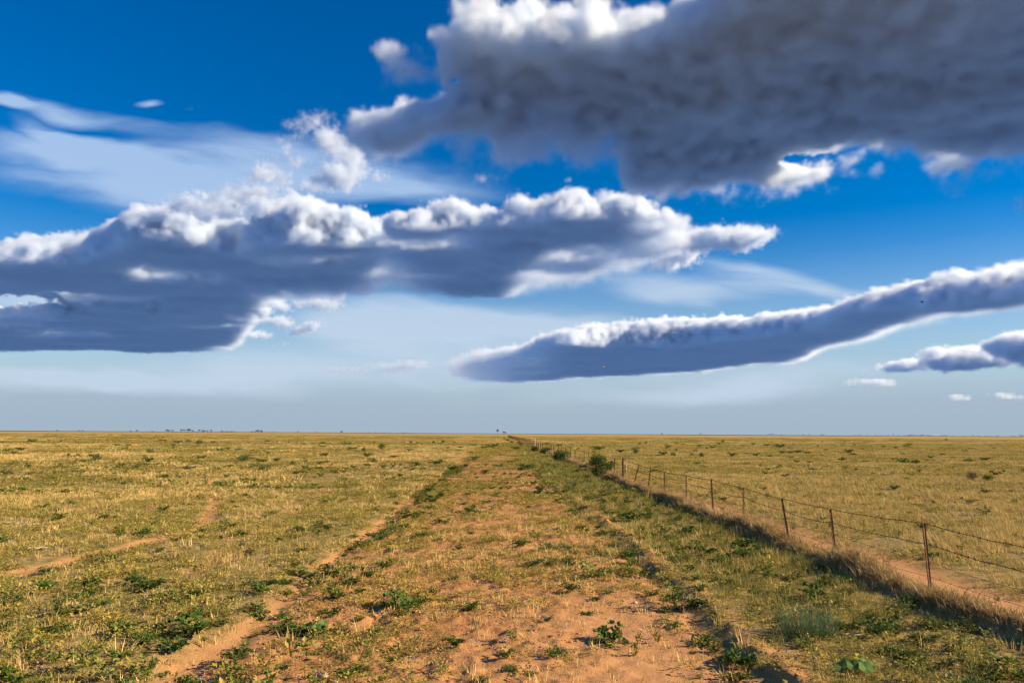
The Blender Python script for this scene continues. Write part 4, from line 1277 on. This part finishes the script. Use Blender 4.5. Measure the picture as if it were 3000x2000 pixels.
def leafy_shrub(name, label, cat, x, y, w, h, mat, n=700, ll=0.05, lw=0.022, group=None, stems=5, lift=0.0, smat=None):
    o = thing(name, label, cat, (x, y, hgt(x, y)), R.uniform(0, 6.28), group)
    part('foliage', shrub_tri(w / 2, h, n, ll, lw, lift=lift).mesh('foliage', mat), o)
    part('stem', stems_tri(w / 2, h + lift, stems).mesh('stem', smat or M_BARK), o)
    return o


P_SHRUB = [shrub_tri(0.5, 0.55, 420, 0.10, 0.05).mesh('round_shrub', M_SHRUB) for _ in range(4)]


def copies(name, label, cat, group, protos, spots, hfac=(0.85, 1.2), base=1.0):
    for (x, y, w) in spots:
        s = max(w, 0.12) * base
        lb = label
        if 'rounded shrub' in label:
            lb = ('large ' if w > 1.2 else 'low ' if w < 0.75 else '') + label + (' far out' if y > 130 else '')
        o = thing(name, lb, cat, (x, y, hgt(x, y) - 0.02), R.uniform(0, 6.28), group, R.choice(protos), (s, s, s * R.uniform(*hfac)))


def build_shrubs():
    copies('round_shrub', 'dark green rounded shrub dotting the open grassy plain', 'shrub', 'shrubs on the open plain', P_SHRUB, FIELD_SHRUBS)
    copies('round_shrub', 'dark green rounded shrub in the dry fenced paddock', 'shrub', 'shrubs in the fenced paddock', P_SHRUB, PADDOCK_SHRUBS)
    gl = [tuft(120, 0.42, 0.25, 0.5, 0.02, 0.7, 0.1).mesh('grey_clump', M_GLAUC) for _ in range(2)]
    copies('grey_clump', 'blue green feathery clump standing in dry grass', 'plant', 'blue green clumps', gl, GREY_CLUMPS, (0.6, 0.9))
    x, y, w = DARK_SHRUBS[0]
    leafy_shrub('dark_shrub', 'low dark green shrub beside a brown dead bush in the paddock', 'shrub', x, y, w, 0.38, M_WEED, 900, 0.05, 0.025)
    x, y, w = DARK_SHRUBS[1]
    leafy_shrub('dead_bush', 'rounded brown dead bush lying in the fenced paddock', 'bush', x, y, w, 0.5, M_DEAD, 1500, 0.09, 0.008, smat=M_DEAD)
    lab = ['large rounded green shrub leaning on the fence wires', 'low shrub on the bank just before the timber strainer post', 'wide low shrub growing below the timber strainer post',
           None, None, None, None, None]
    for i, (x, y, w) in enumerate(FENCE_SHRUBS):
        if lab[i]:
            leafy_shrub('fence_shrub', lab[i], 'shrub', x, y, w, w * (0.62 if i else 0.66), M_SHRUB, 2600 if i == 0 else 1300, 0.12 if i == 0 else 0.13, 0.036, smat=M_DEAD)
        else:
            thing('fence_shrub', 'small far shrub at the foot of the fence', 'shrub', (x, y, hgt(x, y)), R.uniform(0, 6), 'far shrubs along the fence', R.choice(P_SHRUB), (w, w, w))
    # the tall bush standing in the fence
    x, y, w = TALL_BUSH[0]
    o = thing('tall_bush', 'tall upright leafy green bush growing through the fence', 'bush', (x, y, hgt(x, y)))
    t = Tri()
    lobes = [(-0.05, 0, 1.05, .34), (0.12, .1, 0.85, .34), (-0.2, 0, .72, .30), (0.1, -.1, .55, .26), (-0.12, .1, 1.2, .22), (0.25, 0, 1.08, .22), (-.28, 0, 1.0, .2), (.72, .3, .72, .20), (.60, .2, .62, .17), (.8, .3, .86, .12), (0.38, 0.1, .75, .2), (-.15, 0, .4, .16), (.3, 0, .42, .14)]
    for (cx, cy_, cz, r) in lobes:
        for _ in range(int(4200 * r * r) + 40):
            d = Vector((R.gauss(0, 1), R.gauss(0, 1), R.gauss(0, 1))).normalized()
            p = Vector((cx, cy_, cz)) + d * r * R.uniform(0.25, 1.05)
            t.leaf(p, d + Vector((R.uniform(-.6, .6), R.uniform(-.6, .6), R.uniform(-.3, .8))), (R.uniform(-1, 1), R.uniform(-1, 1), .6), 0.075 * R.uniform(.6, 1.3), 0.042 * R.uniform(.7, 1.3))
    part('foliage', t.mesh('foliage', M_SHRUB), o)
    for (ex, ez, r0) in ((-.15, .95, .022), (.1, 1.05, .026), (.3, .7, .02), (.7, .7, .016), (-.25, .7, .016)):
        t = Tri()
        t.tube([(0, 0, -.06), (ex * .2, 0, ez * .4), (ex * .6, .05, ez * .7), (ex, .08, ez)], [r0, r0 * .85, r0 * .6, r0 * .3], 6)
        part('stem', t.mesh('stem', M_BARK), o)
    # feathery blue-green bush
    x, y, w = FEATHER[0]
    o = thing('feathery_bush', 'feathery blue green bush on the grass strip beside the berm', 'bush', (x + 0.15, y + 0.15, hgt(x, y)))
    t, s = Tri(), Tri()
    for _ in range(300):
        a, q = R.uniform(0, 6.283), math.sqrt(R.random())
        b = Vector((math.cos(a) * q * w * 0.36, math.sin(a) * q * w * 0.30, 0))
        d = Vector((math.cos(a) * q * 0.55, math.sin(a) * q * 0.55, 1)).normalized()
        ln = R.uniform(0.26, 0.50) * (1.1 - q * 0.35)
        s.blade(b, d, ln, 0.005, 0.08, R)
        for _ in range(11):
            p = b + d * ln * R.uniform(0.15, 1.0)
            t.leaf(p, d + Vector((R.uniform(-1, 1), R.uniform(-1, 1), 0.2)), (R.uniform(-1, 1), R.uniform(-1, 1), 1), R.uniform(0.02, 0.045), 0.006)
    part('foliage', t.mesh('foliage', M_GLAUC), o)
    part('stem', s.mesh('stem', M_GLAUC), o)


build_shrubs()


# ---- weeds one can pick out
LANDMARKS = [('the broad leaved melon plant', -2.4, 9.9, 1.0), ('the rounded pale stone', 2.13, 11.98, 1.3), ('the flat pale stone', -1.78, 8.46, 1.0), ('the foot path', -8.0, 15.5, 2.2),
             ('the wheel rut', -3.3, 15.0, 1.6), ('the wheel rut', -3.3, 11.0, 1.3), ('the upright seedlings', 2.2, 9.9, 1.1), ('the feathery bush', 3.8, 9.6, 1.3), ('the bleached branch', 4.5, 9.6, 1.0), ('the fence bank', 6.0, 11.0, 1.4)]


def near_word(x, y):
    best = min(LANDMARKS, key=lambda l: math.hypot(l[1] - x, l[2] - y) / l[3])
    return ' near ' + best[0] if math.hypot(best[1] - x, best[2] - y) < best[3] * 1.1 else ''


def size_word(w):
    return 'broad ' if w > 0.40 else 'small ' if w < 0.22 else ''


def build_weeds():
    pw = [weed(22, 0.36, 0.19, 0.080, 0.046) for _ in range(6)]
    pw = [t.mesh('leafy_weed', M_WEED) for t in pw]
    pw += [weed(14, 0.30, 0.26, 0.070, 0.034).mesh('leafy_weed', M_WEED2) for _ in range(3)] + [weed(26, 0.40, 0.12, 0.060, 0.040).mesh('leafy_weed', M_WEED) for _ in range(2)] + [weed(12, 0.26, 0.22, 0.10, 0.03).mesh('leafy_weed', M_WEED) for _ in range(2)]
    for (x, y, w) in BIG_WEEDS:
        s = max(w, 0.14) * 1.4 * R.uniform(0.75, 1.15)
        if x < -3.4:
            lab, g = 'green leafy weed spreading among the straw stubble', 'leafy weeds in the stubble'
        elif x < 2.4:
            lab, g = 'green leafy weed on the bare red track', 'leafy weeds on the track'
        else:
            lab, g = 'green leafy weed along the red ridge of the track', 'leafy weeds along the ridge'
        lab = size_word(w) + lab + near_word(x, y)
        g = g + near_word(x, y)
        thing('leafy_weed', lab, 'weed', (x, y, hgt(x, y) - 0.01), R.uniform(0, 6.28), g, R.choice(pw), (s, s, s * R.uniform(0.8, 1.25)))
    for (x, y, w) in STRIP_WEEDS:
        s = max(w, 0.2) * 1.4
        thing('leafy_weed', size_word(w) + 'green leafy weed in the grass strip beside the fence' + near_word(x, y).replace(' near the fence bank', ' near its bank'), 'weed', (x, y, hgt(x, y)), R.uniform(0, 6.28), 'leafy weeds by the fence', R.choice(pw), (s, s, s * R.uniform(0.9, 1.3)))
    # upright seedlings
    sd = []
    for _ in range(3):
        t = Tri()
        for _ in range(26):
            a = R.uniform(0, 6.28)
            t.leaf((R.uniform(-.02, .02), R.uniform(-.02, .02), R.uniform(0, .11)), (math.cos(a) * .7, math.sin(a) * .7, 1), (math.cos(a), math.sin(a), -.3), 0.07, 0.02)
        sd.append(t.mesh('seedling', M_GRASS))
    for (x, y, w) in SEEDLINGS:
        thing('seedling', 'small upright pale green seedling on bare red earth', 'seedling', (x, y, hgt(x, y)), R.uniform(0, 6), 'seedlings on the bare track', R.choice(sd), (1, 1, 1))
    # flowering mustard
    for i, (x, y, w) in enumerate(MUSTARD):
        o = thing('mustard_plant', 'spindly weed with small yellow flowers near the fence bank', 'plant', (x, y, hgt(x, y)), R.uniform(0, 6), 'yellow flowered weeds')
        st, lf, fl = Tri(), Tri(), Tri()
        for _ in range(7 if i < 3 else 3):
            a, l = R.uniform(0, 6.28), R.uniform(0.18, 0.38)
            d = Vector((math.cos(a) * .4, math.sin(a) * .4, 1)).normalized()
            e = d * l
            st.tube([(0, 0, 0), e * 0.5 + Vector((.01, 0, 0)), e], [0.004, 0.003, 0.002], 4)
            for _ in range(7):
                f = R.uniform(.05, .7)
                lf.leaf(e * f, (R.uniform(-1, 1), R.uniform(-1, 1), .4), (0, 0, 1), 0.05, 0.018)
            for _ in range(6):
                fl.leaf(e + Vector((R.uniform(-.02, .02), R.uniform(-.02, .02), R.uniform(-.02, .01))), (R.uniform(-1, 1), R.uniform(-1, 1), .5), (0, 0, 1), 0.016, 0.016)
        part('stem', st.mesh('stem', M_GRASS), o)
        part('leaf', lf.mesh('leaf', M_WEED), o)
        part('flower', fl.mesh('flower', M_FLOW_Y), o)
    # broad-leaved melon plants
    labs = ['broad leaved melon plant with a yellow flower on the dry grass', 'broad leaved melon plant among dark weeds on the track']
    for (x, y, w), lab in zip(MELONS, labs):
        o = thing('melon_plant', lab, 'plant', (x, y, hgt(x, y) + 0.03))
        for i in range(6):
            a = 6.283 * i / 6 + R.uniform(-.3, .3)
            r, rr = R.uniform(0.09, 0.16), R.uniform(0.055, 0.08)
            c = Vector((math.cos(a) * r, math.sin(a) * r, R.uniform(0.05, 0.10)))
            t = Tri()
            t.v.append(c + Vector((0, 0, -0.012)))
            n = 18
            up = Vector((math.cos(a) * .35, math.sin(a) * .35 - 0.35, 1)).normalized()
            ex = up.orthogonal().normalized()
            ey = up.cross(ex)
            for j in range(n):
                b = 6.283 * j / n
                q = rr * (1 + 0.10 * math.cos(5 * b) + R.uniform(-.04, .04))
                t.v.append(c + ex * math.cos(b) * q + ey * math.sin(b) * q + up * 0.008 * math.cos(3 * b))
            for j in range(n):
                t.f.append((0, 1 + j, 1 + (j + 1) % n))
            part('leaf', t.mesh('leaf', M_MELON), o)
            t = Tri()
            t.tube([(0, 0, -0.04), c * 0.5 + Vector((0, 0, .02)), c - Vector((0, 0, .012))], [0.005, 0.004, 0.003], 4)
            part('stem', t.mesh('stem', M_GRASS), o)
        t = Tri()
        for _ in range(22):
            a = R.uniform(0, 6.28)
            t.leaf((0.02 + R.uniform(-.025, .025), 0.03 + R.uniform(-.025, .025), R.uniform(.08, .17)), (math.cos(a), math.sin(a), .6), (0, 0, 1), .026, .022)
        part('flower', t.mesh('flower', M_FLOW_Y), o)


build_weeds()


# ---- sticks, stalks and stones
def build_bits():
    labs = ['pale bleached branch lying beside the feathery bush', 'pale forked stick lying beyond the fence bank', 'short curved pale stick on the track side far down',
            'small pale stick beside the curved one', 'long pale stick in the stubble', 'pale stick in the stubble near the foot path', 'thin grey stick under the fence bank',
            'thin pale stick on the dry grass strip', 'thin pale twig on the bare red track', 'thin straight stick below the fence bank', 'short white stick far out on the plain', 'thin pale stick across the stubble']
    for (x, y, w), lab in zip(STICKS, labs):
        t = Tri()
        n = 6
        r0 = 0.012 if w > 0.3 else 0.008
        r0 *= max(1.0, y / 16)
        pts = [((f / n - .5) * w, R.uniform(-1, 1) * w * .05, r0 * 0.8 + abs(f / n - .5) * .05 * R.random()) for f in range(n + 1)]
        t.tube(pts, [r0 * (1.1 - .6 * f / n) for f in range(n + 1)], 6)
        if w > .3:
            p = Vector(pts[3])
            t.tube([p, p + Vector((w * .2, w * .10, .02)), p + Vector((w * .36, w * .14, .035))], [r0 * .7, r0 * .5, r0 * .25], 5)
        thing('dry_stick', lab, 'stick', (x, y, hgt(x, y) + 0.04), R.uniform(-.35, .35), None, t.mesh('dry_stick', M_STICK))
    for (x, y, w) in UPRIGHTS:
        t = Tri()
        hh = 26 * y / 2250
        t.tube([(0, 0, -.05), (.03, 0, hh * .5), (-.02, 0, hh)], [0.006 * y / 18, 0.005 * y / 18, 0.003 * y / 18], 5)
        thing('dead_stalk', 'thin pale dead stalk standing up from the grass', 'stalk', (x, y, hgt(x, y)), R.uniform(-.3, .3), 'standing dead stalks', t.mesh('dead_stalk', M_STICK), tilt=(0, R.uniform(-.25, .25)))
    labs = ['rounded pale stone on the bare red track', 'flat pale stone at the edge of the weeds', 'tiny pale pebble beside the flat stone', 'white stone in the dry paddock grass', 'small white stone far out in the paddock', 'little pale pebble on the red track below the ridge']
    for (x, y, w), lab in zip(STONES, labs):
        bm = bmesh.new()
        bmesh.ops.create_icosphere(bm, subdivisions=2, radius=w * 0.55)
        for v in bm.verts:
            v.co *= R.uniform(0.88, 1.1)
            v.co.z *= 0.62
        me = bpy.data.meshes.new('stone')
        bm.to_mesh(me)
        bm.free()
        me.shade_smooth()
        me.materials.append(M_STONE)
        thing('stone', lab, 'stone', (x, y, hgt(x, y) + w * 0.15), R.uniform(0, 6), None, me)


build_bits()


# ---- trees on the horizon
def tree_meshes(flat=False, tall=False):
    """unit tree: one metre wide crown, one metre high in all"""
    tr = Tri()
    hh = 0.62 if tall else 0.42
    tr.tube([(0, 0, -.03), (.01, 0, hh * .5), (-.01, 0, hh)], [.045, .035, .022], 6)
    for a in (0.4, 2.3, 4.4):
        tr.tube([(-.005, 0, hh * .75), (math.cos(a) * .16, math.sin(a) * .16, hh + .16), (math.cos(a) * .30, math.sin(a) * .30, hh + .26)], [.022, .015, .007], 5)
    cr = Tri()
    cl = []
    for _ in range(11):
        a, q = R.uniform(0, 6.28), math.sqrt(R.random()) * .36
        cl.append((Vector((math.cos(a) * q, math.sin(a) * q, hh + R.uniform(0.02, 0.30 if not flat else 0.16))), R.uniform(.10, .17)))
    for c, r in cl:
        for _ in range(34):
            d = Vector((R.gauss(0, 1), R.gauss(0, 1), R.gauss(0, .7))).normalized()
            p = c + d * r * R.uniform(.3, 1)
            p.z = min(p.z, 1.0)
            cr.leaf(p, d + Vector((R.uniform(-.6, .6), R.uniform(-.6, .6), R.uniform(-.6, .6))), (R.uniform(-1, 1), R.uniform(-1, 1), 1), .085, .05)
    return tr.mesh('trunk', M_BARK), cr.mesh('crown', M_TREE)


def build_trees():
    kinds = [tree_meshes() for _ in range(4)]
    tallk = [tree_meshes(tall=True) for _ in range(3)]
    flatk = tree_meshes(flat=True, tall=True)

    def apart(lst, x):
        return ' standing apart' if sorted(abs(a[0] - x) for a in lst)[1] > 18 else ' in a clump'

    def tree(label, group, k, x, y, w, h, sc=1.0):
        o = thing('horizon_tree', label, 'tree', (x, y, hgt(x, y) - 0.1), R.uniform(0, 6.28), group, None, (w * sc, w * sc, h * sc))
        part('trunk', k[0], o)
        part('crown', k[1], o)
    for (x, y, w, h) in WEST_TREES:
        f = R.uniform(0.85, 1.15)
        tree(('taller ' if h > 5.0 else 'tiny ') + 'dark rounded tree' + apart(WEST_TREES, x) + ' on the far horizon of the open plain', 'trees on the horizon of the open plain', R.choice(kinds), x * f, y * f, w * f * 1.5, h * f * 1.35)
    for (x, y, w, h) in EAST_TREES:
        f = R.uniform(0.85, 1.15)
        tree(('taller ' if h > 3.9 else 'tiny ') + 'dark tree' + apart(EAST_TREES, x) + ' on the far horizon of the fenced paddock', 'trees on the horizon of the paddock', R.choice(kinds), x * f, y * f, w * f * 1.5, h * f * 1.35)
    labs = ['tall thin tree rising beside the far end of the fence', 'round topped tree next to the tall one at the fence end', 'smallest of the trees clustered at the fence end', 'lone flat topped tree standing clear on the horizon of the plain']
    for i, ((x, y, w, h), lab) in enumerate(zip(TALL_TREES, labs)):
        tree(lab, None, flatk if i == 3 else tallk[i], x, y, w * 1.35, h * 1.2)


build_trees()


# ---- two birds in flight
def build_bird(name, label, loc, rz, length, span, body_mat, wing_mat, tail, up):
    o = thing(name, label, 'bird', loc, rz)
    t = Tri()
    n = 7
    xs = [-.42, -.30, -.12, .08, .26, .38, .47]
    rs = [.015, .06, .10, .115, .085, .075, .012]
    t.tube([(x * length, 0, (0.02 if x > .2 else 0) * length) for x in xs], [r * length for r in rs], 8)
    b = part('body', t.mesh('body', body_mat), o)
    t = Tri()
    t.tube([(.46 * length, 0, .02 * length), (.54 * length, 0, .0)], [.022 * length, .004 * length], 5)
    part('beak', t.mesh('beak', wing_mat), b)
    for s in (-1, 1):
        t = Tri()
        w = span / 2
        prof = [(.18, 0, .0, .22), (.14, .45, up * .45, .22), (.02, .8, up * .75, .15), (-.14, 1.0, up, .03)]
        for (xo, f, z, ch) in prof:
            for (dx, dz) in ((0, .012), (-ch, .004), (-ch, -.004), (0, -.012)):
                t.v.append(Vector(((xo + dx) * length * 1.0, s * f * w, z * w + dz * length)))
        for i in range(3):
            for j in range(4):
                a, c = i * 4 + j, i * 4 + (j + 1) % 4
                t.f.append((a, c, c + 4, a + 4))
        t.f += [(0, 1, 2, 3), (15, 14, 13, 12)]
        part('wing', t.mesh('wing', wing_mat), o)
    t = Tri()
    for (x, wd) in ((-.36, .05), (-.36 - tail, .09 if tail < .4 else .03)):
        for (yy, zz) in ((-wd, .008), (wd, .008), (wd, -.008), (-wd, -.008)):
            t.v.append(Vector((x * length, yy * length, zz * length)))
    for j in range(4):
        t.f.append((j, (j + 1) % 4, 4 + (j + 1) % 4, 4 + j))
    t.f += [(3, 2, 1, 0), (4, 5, 6, 7)]
    part('tail', t.mesh('tail', wing_mat), o)


M_BPALE = simple_mat('pink_grey_plumage', (0.55, 0.36, 0.32), (0.72, 0.60, 0.56), 30, 0.8)
M_BDARK = simple_mat('dark_plumage', (0.02, 0.02, 0.022), (0.06, 0.05, 0.04), 30, 0.8)
build_bird('flying_bird', 'pale bodied bird with dark wings flying low over the fence line', (11.79, 83.87, 9.76), RAD(200), 0.34, 0.62, M_BPALE, M_BDARK, .22, -0.55)
build_bird('flying_bird', 'dark long tailed bird flying before the white crested cloud band', (31.69, 55.89, 12.35), RAD(-20), 0.30, 0.42, M_BDARK, M_BDARK, .62, 0.45)
